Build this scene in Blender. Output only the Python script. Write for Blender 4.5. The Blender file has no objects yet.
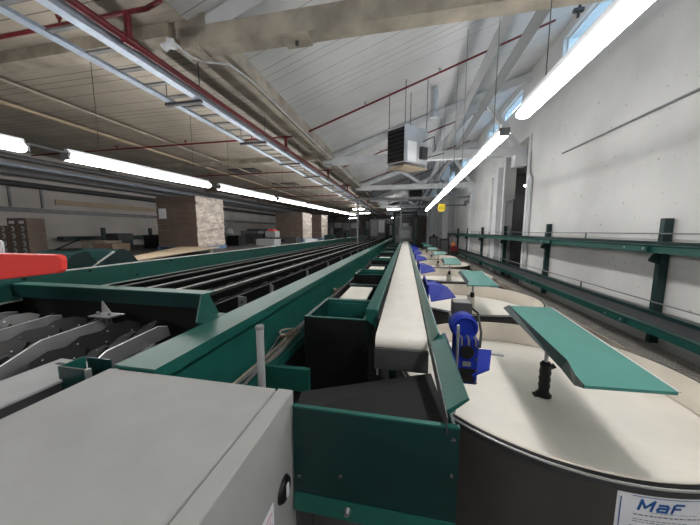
import bpy, bmesh, math, random
from mathutils import Vector, Matrix
random.seed(7)
R = math.radians
scn = bpy.context.scene
col = scn.collection
EYE = 2.0     # camera height above the hall floor; heights below are written relative to it

# ------------------------------------------------------------------ camera
cam_d = bpy.data.cameras.new('camera'); cam = bpy.data.objects.new('camera', cam_d); col.objects.link(cam)
f, vu, vv = 272.0, 55.5, 31.5
pit = math.atan(vv / f); yaw = math.atan(vu / math.hypot(f, vv))
cam_d.sensor_fit = 'HORIZONTAL'; cam_d.sensor_width = 36; cam_d.lens = f / 700 * 36
cam_d.clip_start = .02; cam_d.clip_end = 200
cam.location = (0, 0, EYE)
cam.rotation_euler = (math.pi / 2 - pit, 0, yaw)
scn.camera = cam

# ------------------------------------------------------------------ world and exposure
w = bpy.data.worlds.new('sky'); scn.world = w; w.use_nodes = True
bg = w.node_tree.nodes['Background']; bg.inputs[0].default_value = (.62, .80, 1, 1); bg.inputs[1].default_value = 3.2
scn.view_settings.view_transform = 'Standard'; scn.view_settings.look = 'None'
scn.view_settings.gamma = 1; scn.view_settings.use_curve_mapping = False
scn.view_settings.exposure = 1.42
TUBE = 11.0

# ------------------------------------------------------------------ materials
def mat(name, c, rough=.5, metal=0, var=.0, scale=6, bump=0, bscale=40, spec=.5, emit=None, alpha=1):
    m = bpy.data.materials.new(name); m.use_nodes = True
    nt = m.node_tree; b = nt.nodes['Principled BSDF']
    b.inputs['Base Color'].default_value = (*c, 1); b.inputs['Roughness'].default_value = rough
    b.inputs['Metallic'].default_value = metal; b.inputs['Specular IOR Level'].default_value = spec
    tc = nt.nodes.new('ShaderNodeTexCoord')
    if var:
        n = nt.nodes.new('ShaderNodeTexNoise'); n.inputs['Scale'].default_value = scale; n.inputs['Detail'].default_value = 5
        nt.links.new(tc.outputs['Object'], n.inputs['Vector'])
        r = nt.nodes.new('ShaderNodeValToRGB'); r.color_ramp.elements[0].position = .3; r.color_ramp.elements[1].position = .7
        r.color_ramp.elements[0].color = (*[x * (1 - var) for x in c], 1); r.color_ramp.elements[1].color = (*[min(1, x * (1 + var * .6)) for x in c], 1)
        nt.links.new(n.outputs['Fac'], r.inputs['Fac']); nt.links.new(r.outputs['Color'], b.inputs['Base Color'])
    if bump:
        n = nt.nodes.new('ShaderNodeTexNoise'); n.inputs['Scale'].default_value = bscale; n.inputs['Detail'].default_value = 4
        nt.links.new(tc.outputs['Object'], n.inputs['Vector'])
        bp = nt.nodes.new('ShaderNodeBump'); bp.inputs['Strength'].default_value = bump; bp.inputs['Distance'].default_value = .02
        nt.links.new(n.outputs['Fac'], bp.inputs['Height']); nt.links.new(bp.outputs['Normal'], b.inputs['Normal'])
    if emit:
        b.inputs['Emission Color'].default_value = (*emit[0], 1); b.inputs['Emission Strength'].default_value = emit[1]
    return m

def board_mat(name, c, period, dark=.45, line=.06, var=.25):
    """painted tongue and groove boards running across the hall, a groove every «period» metres along y"""
    m = bpy.data.materials.new(name); m.use_nodes = True
    nt = m.node_tree; N = nt.nodes.new; L = nt.links.new; b = nt.nodes['Principled BSDF']
    b.inputs['Roughness'].default_value = .7
    tc = N('ShaderNodeTexCoord'); sp = N('ShaderNodeSeparateXYZ'); L(tc.outputs['Object'], sp.inputs[0])
    dv = N('ShaderNodeMath'); dv.operation = 'DIVIDE'; dv.inputs[1].default_value = period; L(sp.outputs['Y'], dv.inputs[0])
    fr = N('ShaderNodeMath'); fr.operation = 'FRACT'; L(dv.outputs[0], fr.inputs[0])
    lt = N('ShaderNodeMath'); lt.operation = 'LESS_THAN'; lt.inputs[1].default_value = line; L(fr.outputs[0], lt.inputs[0])
    fl = N('ShaderNodeMath'); fl.operation = 'FLOOR'; L(dv.outputs[0], fl.inputs[0])
    wn = N('ShaderNodeTexWhiteNoise'); wn.noise_dimensions = '1D'; L(fl.outputs[0], wn.inputs['W'])
    # only some grooves have opened up into dark lines
    gt = N('ShaderNodeMath'); gt.operation = 'GREATER_THAN'; gt.inputs[1].default_value = .35; L(wn.outputs['Value'], gt.inputs[0])
    st = N('ShaderNodeMath'); st.operation = 'MULTIPLY_ADD'; st.inputs[1].default_value = 1 - dark - .15; st.inputs[2].default_value = .15; L(gt.outputs[0], st.inputs[0])
    ln = N('ShaderNodeMath'); ln.operation = 'MULTIPLY'; L(lt.outputs[0], ln.inputs[0]); L(st.outputs[0], ln.inputs[1])
    ns = N('ShaderNodeTexNoise'); ns.inputs['Scale'].default_value = 1.2; ns.inputs['Detail'].default_value = 6; L(tc.outputs['Object'], ns.inputs['Vector'])
    rp = N('ShaderNodeValToRGB'); rp.color_ramp.elements[0].position = .3; rp.color_ramp.elements[1].position = .7
    rp.color_ramp.elements[0].color = (*[x * (1 - var) for x in c], 1); rp.color_ramp.elements[1].color = (*c, 1)
    L(ns.outputs['Fac'], rp.inputs['Fac'])
    mx = N('ShaderNodeMix'); mx.data_type = 'RGBA'; L(ln.outputs[0], mx.inputs[0]); L(rp.outputs['Color'], mx.inputs[6])
    mx.inputs[7].default_value = (*[x * .18 for x in c], 1)
    L(mx.outputs[2], b.inputs['Base Color'])
    bp = N('ShaderNodeBump'); bp.inputs['Strength'].default_value = .4; bp.inputs['Distance'].default_value = .01; bp.invert = True
    L(lt.outputs[0], bp.inputs['Height']); L(bp.outputs['Normal'], b.inputs['Normal'])
    return m

def wall_mat(name, c):
    """old brick wall under many coats of white paint, scuffed and pitted"""
    m = bpy.data.materials.new(name); m.use_nodes = True
    nt = m.node_tree; N = nt.nodes.new; L = nt.links.new; b = nt.nodes['Principled BSDF']; b.inputs['Roughness'].default_value = .6
    tc = N('ShaderNodeTexCoord'); sp = N('ShaderNodeSeparateXYZ'); L(tc.outputs['Object'], sp.inputs[0])
    cb = N('ShaderNodeCombineXYZ'); L(sp.outputs['Y'], cb.inputs['X']); L(sp.outputs['Z'], cb.inputs['Y'])
    br = N('ShaderNodeTexBrick'); L(cb.outputs[0], br.inputs['Vector']); br.inputs['Scale'].default_value = 4
    br.inputs['Mortar Size'].default_value = .012; br.inputs['Mortar Smooth'].default_value = .6
    br.inputs['Color1'].default_value = (1, 1, 1, 1); br.inputs['Color2'].default_value = (.93, .93, .93, 1); br.inputs['Mortar'].default_value = (.4, .4, .4, 1)
    bp = N('ShaderNodeBump'); bp.inputs['Strength'].default_value = .3; bp.inputs['Distance'].default_value = .012; L(br.outputs['Color'], bp.inputs['Height'])
    n1 = N('ShaderNodeTexNoise'); n1.inputs['Scale'].default_value = .9; n1.inputs['Detail'].default_value = 8; L(tc.outputs['Object'], n1.inputs['Vector'])
    rp = N('ShaderNodeValToRGB'); rp.color_ramp.elements[0].position = .3; rp.color_ramp.elements[1].position = .65
    rp.color_ramp.elements[0].color = (*[x * .78 for x in c], 1); rp.color_ramp.elements[1].color = (*c, 1); L(n1.outputs['Fac'], rp.inputs['Fac'])
    n2 = N('ShaderNodeTexNoise'); n2.inputs['Scale'].default_value = 14; n2.inputs['Detail'].default_value = 3; L(tc.outputs['Object'], n2.inputs['Vector'])
    r2 = N('ShaderNodeValToRGB'); r2.color_ramp.elements[0].position = .27; r2.color_ramp.elements[1].position = .31; L(n2.outputs['Fac'], r2.inputs['Fac'])
    r2.color_ramp.elements[0].color = (.45, .42, .38, 1); r2.color_ramp.elements[1].color = (1, 1, 1, 1)
    mx = N('ShaderNodeMix'); mx.data_type = 'RGBA'; mx.blend_type = 'MULTIPLY'; mx.inputs[0].default_value = .8
    L(rp.outputs['Color'], mx.inputs[6]); L(r2.outputs['Color'], mx.inputs[7]); L(mx.outputs[2], b.inputs['Base Color'])
    L(bp.outputs['Normal'], b.inputs['Normal'])
    return m

M = dict(
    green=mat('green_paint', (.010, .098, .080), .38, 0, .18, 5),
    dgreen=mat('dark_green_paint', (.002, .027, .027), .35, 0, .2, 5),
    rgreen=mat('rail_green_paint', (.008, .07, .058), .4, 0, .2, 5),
    pgreen=mat('green_blade_plastic', (.055, .215, .185), .42, 0, .08, 6),
    black=mat('black_plastic', (.006, .006, .007), .5, 0, .3, 8, spec=.3),
    rubber=mat('black_rubber', (.006, .006, .0065), .7, 0, .3, 4, spec=.2),
    gloss=mat('glossy_black_plate', (.004, .004, .006), .42, 0, .3, 8, spec=.25),
    galv=mat('galvanised_steel', (.50, .58, .70), .42, .35, .15, 14),
    steel=mat('steel', (.42, .43, .45), .38, .8, .15, 12),
    alu=mat('aluminium_edge', (.72, .72, .70), .35, .7),
    tubsteel=mat('brushed_dark_steel', (.13, .12, .11), .42, .6, .12, 3),
    casing=mat('grey_heater_casing', (.5, .51, .54), .4, .3, .1, 8),
    matte=mat('matt_black_guard', (.004, .004, .004), .85, 0, .3, 8, spec=.08),
    boxgrey=mat('light_grey_enamel', (.33, .335, .325), .5, 0, .05, 9, .06, 300),
    lgrey=mat('grey_cover_enamel', (.34, .35, .355), .45, 0, .06, 9),
    plate=mat('dull_divider_steel', (.14, .14, .145), .4, .3, .2, 8),
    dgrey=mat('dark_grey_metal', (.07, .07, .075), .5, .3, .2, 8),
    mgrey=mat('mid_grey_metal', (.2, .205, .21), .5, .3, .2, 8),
    belt=mat('cream_belt', (.70, .67, .61), .65, 0, .06, 8, .15, 120),
    fabric=mat('cream_canvas', (.74, .70, .63), .7, 0, .07, 3, .1, 30),
    liner=mat('cream_padded_liner', (.68, .62, .54), .75, 0, .12, 3, .35, 5),
    blue=mat('blue_plastic', (.009, .026, .27), .6, 0, .15, 9, spec=.15),
    redpipe=mat('red_sprinkler_paint', (.15, .012, .017), .4, 0, .2, 9),
    red=mat('red_plastic', (.92, .06, .05), .4, 0),
    white=mat('white_plastic', (.75, .77, .8), .45),
    paper=mat('white_paper', (.75, .76, .8), .6),
    trusswhite=mat('white_painted_timber', (.62, .63, .64), .6, 0, .15, 3),
    tan=mat('bare_brown_timber', (.40, .355, .29), .75, 0, .4, 3, .3, 15),
    purlin=mat('grey_painted_steel_section', (.25, .255, .265), .5, 0, .15, 3),
    cable=mat('beige_cable', (.38, .33, .26), .55, 0, .3, 30),
    copper=mat('brown_cable', (.25, .10, .05), .5),
    floor=mat('grey_concrete', (.10, .10, .10), .7, 0, .3, 2, .2, 20),
    deck=mat('dusty_steel_deck', (.06, .057, .055), .6, 0, .3, 2),
    card=mat('cardboard', (.28, .20, .14), .75, 0, .15, 4),
    dcard=mat('dark_cardboard', (.15, .11, .09), .75, 0, .2, 4),
    ply=mat('plywood', (.44, .35, .24), .6, 0, .15, 3),
    wrap=mat('stretch_wrap', (.50, .43, .37), .17, 0, .3, 3, 1.0, 7),
    bluepal=mat('blue_pallet_paint', (.10, .17, .28), .6, 0, .3, 8),
    yellow=mat('yellow_sign', (.85, .62, .03), .5),
    ink=mat('blue_ink', (.01, .09, .30), .5),
    grytxt=mat('grey_ink', (.12, .13, .16), .6),
    pink=mat('pink_ink', (.75, .25, .35), .6),
    wallR=wall_mat('white_painted_brick', (.66, .655, .64)),
    wallL=mat('old_cream_wall', (.52, .49, .47), .7, 0, .2, .6),
    roofR=board_mat('white_painted_boards', (.72, .72, .72), .155, .35, .07, .15),
    roofL=board_mat('stained_tan_boards', (.50, .445, .37), .135, .1, .09, .3),
    tube=mat('lit_tube', (1, 1, 1), .5, emit=((1, .985, .96), TUBE)),
    lamp=mat('lit_far_lamp', (1, 1, 1), .5, emit=((1, .98, .95), 12)),
    orange=mat('orange_plastic', (.6, .2, .03), .5),
    grating=mat('wire_mesh_steel', (.42, .40, .37), .5, .1, .2, 6),
)
def glass_mat():
    m = bpy.data.materials.new('window_glass'); m.use_nodes = True
    nt = m.node_tree; nt.nodes.remove(nt.nodes['Principled BSDF'])
    o = nt.nodes['Material Output']; t = nt.nodes.new('ShaderNodeBsdfTransparent'); g = nt.nodes.new('ShaderNodeBsdfGlossy')
    t.inputs[0].default_value = (.85, .93, .97, 1); g.inputs['Roughness'].default_value = .05
    x = nt.nodes.new('ShaderNodeMixShader'); x.inputs[0].default_value = .08
    nt.links.new(t.outputs[0], x.inputs[1]); nt.links.new(g.outputs[0], x.inputs[2]); nt.links.new(x.outputs[0], o.inputs[0])
    return m
M['glass'] = glass_mat()

# ------------------------------------------------------------------ mesh building
class MB:
    def __init__(s): s.v = []; s.f = []
    def add(s, vs, fs):
        n = len(s.v); s.v += [Vector(v) for v in vs]; s.f += [[i + n for i in q] for q in fs]; return s
    def hexa(s, p):   # 8 corners: bottom ring then top ring
        return s.add(p, [(3, 2, 1, 0), (4, 5, 6, 7), (0, 1, 5, 4), (1, 2, 6, 5), (2, 3, 7, 6), (3, 0, 4, 7)])
    def box(s, x0, x1, y0, y1, z0, z1):
        return s.hexa([(x0, y0, z0), (x1, y0, z0), (x1, y1, z0), (x0, y1, z0), (x0, y0, z1), (x1, y0, z1), (x1, y1, z1), (x0, y1, z1)])
    def obox(s, c, size, rz=0, rx=0, ry=0):
        m = Matrix.Translation(c) @ Matrix.Rotation(rz, 4, 'Z') @ Matrix.Rotation(ry, 4, 'Y') @ Matrix.Rotation(rx, 4, 'X')
        a, b, d = [q / 2 for q in size]
        return s.hexa([m @ Vector(p) for p in ((-a, -b, -d), (a, -b, -d), (a, b, -d), (-a, b, -d), (-a, -b, d), (a, -b, d), (a, b, d), (-a, b, d))])
    def prism(s, pts, ax, lo, hi):   # closed section pts (2D) swept along an axis
        def P(a, b, t): return {'y': (a, t, b), 'x': (t, a, b), 'z': (a, b, t)}[ax]
        n = len(pts)
        vs = [P(a, b, lo) for a, b in pts] + [P(a, b, hi) for a, b in pts]
        return s.add(vs, [tuple(range(n)), tuple(range(2 * n - 1, n - 1, -1))] + [(i, i + n, (i + 1) % n + n, (i + 1) % n) for i in range(n)])
    def slab(s, pts, th):            # 3D outline given a thickness downwards
        n = len(pts)
        return s.add([Vector(p) for p in pts] + [Vector(p) - Vector((0, 0, th)) for p in pts],
                     [tuple(range(n)), tuple(range(2 * n - 1, n - 1, -1))] + [(i, i + n, (i + 1) % n + n, (i + 1) % n) for i in range(n)])
    def tube(s, pts, r, n=8, r1=None):
        pts = [Vector(p) for p in pts]; rings = []
        for i, p in enumerate(pts):
            t = (pts[min(i + 1, len(pts) - 1)] - pts[max(i - 1, 0)]).normalized()
            u = t.cross(Vector((0, 0, 1)) if abs(t.z) < .9 else Vector((1, 0, 0))).normalized(); q = t.cross(u)
            rr = r if r1 is None else r + (r1 - r) * i / (len(pts) - 1)
            rings.append([p + rr * (math.cos(2 * math.pi * k / n) * u + math.sin(2 * math.pi * k / n) * q) for k in range(n)])
        vs = [v for g in rings for v in g]; fs = [tuple(range(n - 1, -1, -1)), tuple((len(pts) - 1) * n + k for k in range(n))]
        for i in range(len(pts) - 1):
            fs += [(i * n + k, i * n + (k + 1) % n, (i + 1) * n + (k + 1) % n, (i + 1) * n + k) for k in range(n)]
        return s.add(vs, fs)
    def lathe(s, prof, c=(0, 0, 0), n=64, a0=0, a1=2 * math.pi, axis='z'):
        full = abs(a1 - a0 - 2 * math.pi) < 1e-6; k = n if full else n + 1; vs = []
        for i in range(k):
            a = a0 + (a1 - a0) * i / n
            for r, z in prof:
                p = (r * math.cos(a), r * math.sin(a), z) if axis == 'z' else (z, r * math.cos(a), r * math.sin(a)) if axis == 'x' else (r * math.cos(a), z, r * math.sin(a))
                vs.append(Vector(p) + Vector(c))
        m = len(prof); fs = []
        for i in range(n):
            j = (i + 1) % k
            fs += [(i * m + q, j * m + q, j * m + q + 1, i * m + q + 1) for q in range(m - 1)]
        return s.add(vs, fs)
    def build(s, name, m, parent=None, smooth=False, bevel=0, origin=None):
        off = Vector((0, 0, EYE)); vs = [v + off for v in s.v]
        if parent is not None:
            o0 = wloc(parent)
        elif origin is not None: o0 = Vector(origin) + off
        else:
            lo = [min(v[i] for v in vs) for i in range(3)]; hi = [max(v[i] for v in vs) for i in range(3)]
            o0 = Vector(((lo[0] + hi[0]) / 2, (lo[1] + hi[1]) / 2, lo[2]))
        me = bpy.data.meshes.new(name); me.from_pydata([v - o0 for v in vs], [], s.f); me.validate()
        b = bmesh.new(); b.from_mesh(me); bmesh.ops.remove_doubles(b, verts=b.verts, dist=1e-6); bmesh.ops.recalc_face_normals(b, faces=b.faces)
        if bevel: bmesh.ops.bevel(b, geom=[e for e in b.edges if e.calc_face_angle(0) > .5], offset=bevel, segments=2, affect='EDGES', profile=.5)
        b.to_mesh(me); b.free()
        me.materials.append(M[m] if isinstance(m, str) else m)
        if smooth:
            for p in me.polygons: p.use_smooth = True
            me.set_sharp_from_angle(angle=R(35))
        o = bpy.data.objects.new(name, me); col.objects.link(o)
        if parent is not None: o.parent = parent
        else: o.location = o0
        return o
def wloc(o):
    p = Vector(o.location)
    while o.parent is not None: o = o.parent; p = p + Vector(o.location)
    return p
def tag(o, label, cat, group=None, kind=None):
    o['label'] = label; o['category'] = cat
    if group: o['group'] = group
    if kind: o['kind'] = kind
    return o
def thing(name, label, cat, loc, group=None):
    o = bpy.data.objects.new(name, None); col.objects.link(o); o.location = (loc[0], loc[1], loc[2] + EYE); o.empty_display_size = .1
    return tag(o, label, cat, group)
def copy_tree(o, parent=None):
    c = o.copy(); col.objects.link(c); c.parent = parent
    for ch in kids[o.name]: copy_tree(ch, c)
    return c
kids = {}
def snapshot():
    kids.clear()
    for o in bpy.data.objects: kids[o.name] = list(o.children)
def dup(root, dx=0, dy=0, dz=0, label=None):
    kids.clear()
    def walk(o):
        kids[o.name] = list(o.children)
        for c in o.children: walk(c)
    walk(root)
    c = copy_tree(root); c.location = Vector(root.location) + Vector((dx, dy, dz))
    if label: c['label'] = label
    return c
def struct(name, mb, m, **k):
    o = mb.build(name, m, **k); o['kind'] = 'structure'; return o
ORD = ['nearest', 'second nearest', 'third nearest', 'fourth nearest', 'fifth nearest', 'sixth nearest', 'seventh nearest', 'eighth nearest', 'ninth nearest', 'tenth nearest', 'eleventh nearest', 'twelfth nearest', 'farthest']

def wall_x(name, x0, x1, y0, y1, z0, z1, holes, m):
    """wall across x with rectangular openings (ya, yb, za, zb)"""
    mb = MB(); ys = sorted({y0, y1, *[h[0] for h in holes], *[h[1] for h in holes]})
    for a, b in zip(ys, ys[1:]):
        hs = sorted([(h[2], h[3]) for h in holes if h[0] <= a and h[1] >= b]); z = z0
        for ha, hb in hs:
            if ha > z: mb.box(x0, x1, a, b, z, ha)
            z = hb
        if z < z1: mb.box(x0, x1, a, b, z, z1)
    return struct(name, mb, m)

# ================================================================== the hall
FL = -EYE; WX = 3.1; LX = -11.0; YE = 44.0; YB = -14.0
VX, VZ = -2.4, 2.3                      # valley line where the two ceilings meet
def roofz(x): return VZ - .02 + (x - VX) * .335
struct('floor', MB().box(LX - .3, 8, YB, YE, FL - .2, FL), 'floor')
TY = [2.93 + 5.4 * k for k in range(8)]  # truss lines
wins = []
for ty in [-2.47] + TY[:6]:
    wins.append((ty + .5, ty + 2.15, 3.55, 3.92)); wins.append((ty + 2.25, ty + 3.9, 3.55, 3.92))
door = (8.1, 9.75, FL, 2.45)
wall_x('wall_right', WX, WX + .3, YB, YE, FL, 4.16, wins + [door], 'wallR')
struct('wall_left', MB().box(LX - .3, LX, YB, YE, FL, 2.7), 'wallL')
struct('wall_far', MB().box(LX - .3, 8, YE, YE + .3, FL, 4.6), 'wallL')
struct('wall_back', MB().box(LX - .3, 8, YB - .3, YB, FL, 4.6), 'wallL')
struct('ceiling', MB().box(LX - .3, VX, YB, YE, VZ, VZ + .15), 'roofL')
struct('ceiling', MB().prism([(VX, roofz(VX)), (WX + .3, roofz(WX + .3)), (WX + .3, roofz(WX + .3) + .15), (VX, roofz(VX) + .15)], 'y', YB, YE), 'roofR')
for i, (a, b, c, d) in enumerate(wins):
    wn = bpy.data.objects.new('window_%d' % (i + 1), None); col.objects.link(wn); wn['kind'] = 'structure'; wn.location = (WX + .15, (a + b) / 2, c + EYE)
    fr = MB(); t = .03
    fr.box(WX + .08, WX + .14, a, b, c, c + t).box(WX + .08, WX + .14, a, b, d - t, d).box(WX + .08, WX + .14, a, a + t, c + t, d - t).box(WX + .08, WX + .14, b - t, b, c + t, d - t)
    fr.build('window_frame', 'trusswhite', wn)
    MB().box(WX + .1, WX + .11, a + t, b - t, c + t, d - t).build('pane', 'glass', wn)
# room seen through the doorway
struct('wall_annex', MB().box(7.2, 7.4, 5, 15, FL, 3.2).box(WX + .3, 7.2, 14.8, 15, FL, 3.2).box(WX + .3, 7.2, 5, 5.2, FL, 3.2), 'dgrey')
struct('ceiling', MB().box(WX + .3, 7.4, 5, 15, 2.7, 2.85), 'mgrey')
struct('trim_1', MB().box(WX - .03, WX, door[0] - .12, door[0], FL, door[3]).box(WX - .03, WX, door[1], door[1] + .12, FL, door[3]), 'trusswhite')
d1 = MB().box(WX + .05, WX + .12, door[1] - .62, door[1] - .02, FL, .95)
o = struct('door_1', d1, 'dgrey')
# pilasters on the right wall at each truss
for k, ty in enumerate(TY[1:]):
    y0 = ty + (1.65 if k == 0 else -.15)
    struct('trim_%d' % (k + 2), MB().box(WX - .16, WX, y0, y0 + .42, FL, 2.05), 'trusswhite')
# raised steel deck to the left of the sorter, that carries the pallets
dk = MB().box(LX, -4.0, YB, YE, -.66, -.58)
struct('floor', dk, 'deck')

# ---------------- valley beam
vb = thing('valley_beam', 'long brown timber valley beam where tan and white ceilings meet', 'beam', (VX, 20, 2.05))
MB().box(VX - .15, VX + .14, 2.84, YE, 2.12, 2.3).build('beam_timber', 'tan', vb)
MB().box(VX + .14, VX + .22, 2.84, YE, 2.16, 2.34).build('edge_board', 'tan', vb)

# ---------------- trusses
def truss(y, near):
    m = 'tan' if near else 'trusswhite'
    t = thing('roof_truss', '', 'roof truss', (VX, y, 2.0), 'white timber trusses across the hall' if not near else None)
    MB().box(VX - .1, WX, y - .09, y + .09, 2.0, 2.22).build('bottom_chord', m, t)
    z1 = roofz(WX) - .06; z0 = roofz(VX) - .03
    MB().prism([(VX, z0 - .2), (WX, z1 - .2), (WX, z1), (VX, z0)], 'y', y - .08, y + .08).build('top_chord', 'trusswhite', t)
    def web(x0, za, x1, zb, wd=.13):
        dx, dz = x1 - x0, zb - za; L = math.hypot(dx, dz); n = (-dz / L * wd / 2, dx / L * wd / 2)
        MB().prism([(x0 + n[0], za + n[1]), (x1 + n[0], zb + n[1]), (x1 - n[0], zb - n[1]), (x0 - n[0], za - n[1])], 'y', y - .06, y + .06).build('web_member', 'trusswhite', t)
    web(-.2, roofz(-.2) - .2, .75, 2.2)
    web(.75, 2.2, 2.0, roofz(2.0) - .22)
    web(2.0, roofz(2.0) - .22, 2.9, 2.2)
    MB().box(WX - .3, WX, y - .13, y + .13, 1.72, 2.0).build('corbel', 'trusswhite', t)
    return t
for k, y in enumerate(TY):
    t = truss(y, k == 0)
    if k == 0: t['label'] = 'nearest roof truss with bare brown timber bottom beam overhead'
    else: t['label'] = '%s white roof truss%s' % (ORD[k], ' meeting the right wall beside the doorway' if k == 1 else ', counted away from the overhead brown one')
    MB().box(VX - .12, VX + .14, y - .12, y + .12, 1.98, 2.0).build('bearing_plate', 'tan' if k == 0 else 'mgrey', t)
MBn = thing('cover_plate', 'square timber cover plate under the nearest brown roof beam', 'plate', (-1.1, 2.93, 1.97))
MB().box(-1.3, -1.02, 2.83, 3.03, 1.975, 2.0).build('plate', 'tan', MBn)
MB().lathe([(0, 1.94), (.02, 1.94), (.02, 1.975)], (-1.16, 2.93, 0), 12).build('bolt_head', 'dgrey', MBn)
# beams under the left flat ceiling, in line with the trusses
for k, y in enumerate(TY):
    tag(MB().box(LX, VX - .24, y - .1, y + .1, 2.16, 2.3).build('ceiling_beam', 'tan'),
        '%s brown timber beam crossing the low tan ceiling on the left' % ORD[k], 'beam', 'beams under the left ceiling')
# two long steel sections in front of the right roof
for x, z, s, lb in ((1.04, 2.3, .06, 'left of the two long grey roof sections, running over the heater'), (1.37, 2.3, .07, 'right of the two long grey roof sections, nearer the bright wall tubes')):
    b = thing('roof_section', lb, 'beam', (x, 18, z))
    MB().box(x - s, x + s, YB, 40, z, z + .012).build('flange', 'purlin', b)
    MB().box(x - .5 * s, x + .5 * s, YB, 40, z + .012, z + .07).build('web', 'purlin', b)
# ================================================================== lamps
def tube_light(x, y0, y1, z, lb, top, sx=.12, dz=0, hh=.06):
    """z at y0, rising dz per metre"""
    t = thing('tube_light', lb, 'light fixture', (x, y0, z), 'fluorescent fixtures on the %s row' % ('right' if x > 0 else 'left'))
    za, zb = z, z + dz * (y1 - y0)
    def seg(sec, a, b):
        pz = lambda y: z + dz * (y - y0)
        mb = MB(); n = len(sec)
        mb.add([(x + q, a, pz(a) + r) for q, r in sec] + [(x + q, b, pz(b) + r) for q, r in sec],
               [tuple(range(n)), tuple(range(2 * n - 1, n - 1, -1))] + [(i, i + n, (i + 1) % n + n, (i + 1) % n) for i in range(n)])
        return mb
    s = sx
    seg([(-.5 * s, .03), (.5 * s, .03), (.35 * s, .09), (-.35 * s, .09)], y0 + .02, y1 - .02).build('housing', 'white', t)
    sec = [(s * math.cos(a), hh * math.sin(a) - .01) for a in [math.pi * 2 * k / 12 for k in range(12)]]
    seg(sec, y0 + .03, y1 - .03).build('diffuser', 'tube', t)
    for a, b in ((y0, y0 + .03), (y1 - .03, y1)): seg([(-.8 * s, -hh), (.8 * s, -hh), (s * .8, .04), (-s * .8, .04)], a, b).build('end_cap', 'mgrey', t)
    for yy in (y0 + .4, y1 - .4):
        zz = z + dz * (yy - y0)
        MB().tube([(x, yy, zz + .07), (x, yy, top)], .0035, 6).build('hanging_chain', 'dgrey', t)
    return t
RX, RZ = .97, 1.005                      # right row: over the round tables
rt = [(-8.3, -5.7), (-5.6, -3.0), (-2.6, 0.0), (.1, 2.75), (3.16, 5.76), (5.86, 8.46), (8.56, 11.16), (11.26, 13.86)]
for k, (a, b) in enumerate(rt):
    lb = 'lit tube light of the right row, %s behind the camera' % ['third', 'second', 'first'][k] if k < 3 else '%s lit tube light of the right row, above the round tables' % ORD[k - 3]
    tube_light(RX, a, b, RZ, lb, roofz(RX), .06, 0, .035)
lt = [(-.2 - 2.75 * k, 2.28 - 2.75 * k) for k in (3, 2, 1)] + [(-.2, 2.28), (2.62, 5.07), (5.35, 7.95), (8.15, 10.7), (10.9, 13.45), (13.65, 16.2), (16.4, 18.95), (19.2, 21.7)]
for k, (a, b) in enumerate(lt):
    z = .875 + .0205 * (a - 2.09)
    lb = 'lit tube light of the left row, %s behind the camera' % ['third', 'second', 'first'][k] if k < 3 else '%s lit tube light of the left row, in front of the wrapped pallets' % ORD[k - 3]
    tube_light(-4.0, a, b, z, lb, VZ, .075, .0205, .042)
for i, (x, y, z) in enumerate([(-4.1, 24, 1.9), (-4.0, 27, 1.75), (-1.0, 23, 1.78), (-1.3, 32, 1.5), (-6.5, 34, 1.6)]):
    l = thing('far_lamp', ['small lit lamp hanging right of the left tube row end', 'small lit lamp close behind the left tube row', 'thin lit lamp crossing under the distant trusses',
            'tiny lit lamp low above the far machinery', 'tiny lit lamp deep on the far left'][i], 'lamp', (x, y, z), 'distant lamps')
    MB().box(x - .5, x + .5, y, y + .12, z - .03, z + .03).build('lit_tube', 'lamp', l)
    for q in (-.4, .4): MB().tube([(x + q, y + .06, z + .03), (x + q, y + .06, VZ if x + q < VX else roofz(x + q))], .012, 6).build('rod', 'dgrey', l)
l = thing('annex_lamp', 'lit lamp in the dark room through the doorway', 'lamp', (5.5, 11.5, 1.8))
MB().box(4.6, 6.4, 12.2, 12.32, 1.76, 1.82).build('lit_tube', 'lamp', l)
MB().box(4.6, 6.4, 12.18, 12.34, 1.82, 1.86).build('housing', 'dgrey', l)
MB().tube([(5.5, 12.26, 1.86), (5.5, 12.26, 2.7)], .008, 6).build('rod', 'dgrey', l)

# ================================================================== pipes, tray, heater
rp = thing('sprinkler_main', 'thick red sprinkler main running lengthwise beside the cable tray', 'pipe', (-2.74, 18, 2.0))
MB().tube([(-2.74, YB, 1.88), (-2.74, 40, 1.88)], .036, 12).build('pipe', 'redpipe', rp, smooth=True)
for y in (2.45, 6.1, 9.6, 12.9, 16.3, 19.8):
    MB().tube([(-2.74, y, 1.88), (-2.74, y, 2.14)], .032, 10).tube([(-2.74, y - .06, 1.88), (-2.74, y + .06, 1.88)], .048, 10).build('tee_riser', 'redpipe', rp, smooth=True)
for k, y in enumerate((2.45, 6.1, 9.6, 12.9, 16.3, 19.8)):
    b = thing('sprinkler_branch', '%s red sprinkler branch pipe crossing both ceilings' % ORD[k], 'pipe', (-2.74, y, 2.14), 'red sprinkler branches')
    pts = [(LX + .5, y, 2.14), (-2.5, y, 2.14)]
    if k == 0: pts += [(-2.3, y - .05, 2.14), (-2.25, y - .1, 2.24)]
    else: pts += [(-2.3, y, 2.18), (2.6, y, roofz(2.6) - .12)]
    MB().tube(pts, .021, 8).build('pipe', 'redpipe', b, smooth=True)
    for x in (-3.6, -5.4, -7.5):
        MB().tube([(x, y, 2.14), (x, y, 2.22)], .012, 6).lathe([(0, 2.235), (.03, 2.23), (.02, 2.2)], (x, y, 0), 8).build('sprinkler_head', 'redpipe', b)
    if k:
        for x in (-.9, .6):
            z = roofz(x) - .15
            MB().tube([(x, y, z), (x, y, z + .1)], .014, 6).lathe([(0, z + .11), (.03, z + .1), (.02, z + .06)], (x, y, 0), 8).build('sprinkler_head', 'steel', b)
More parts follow.
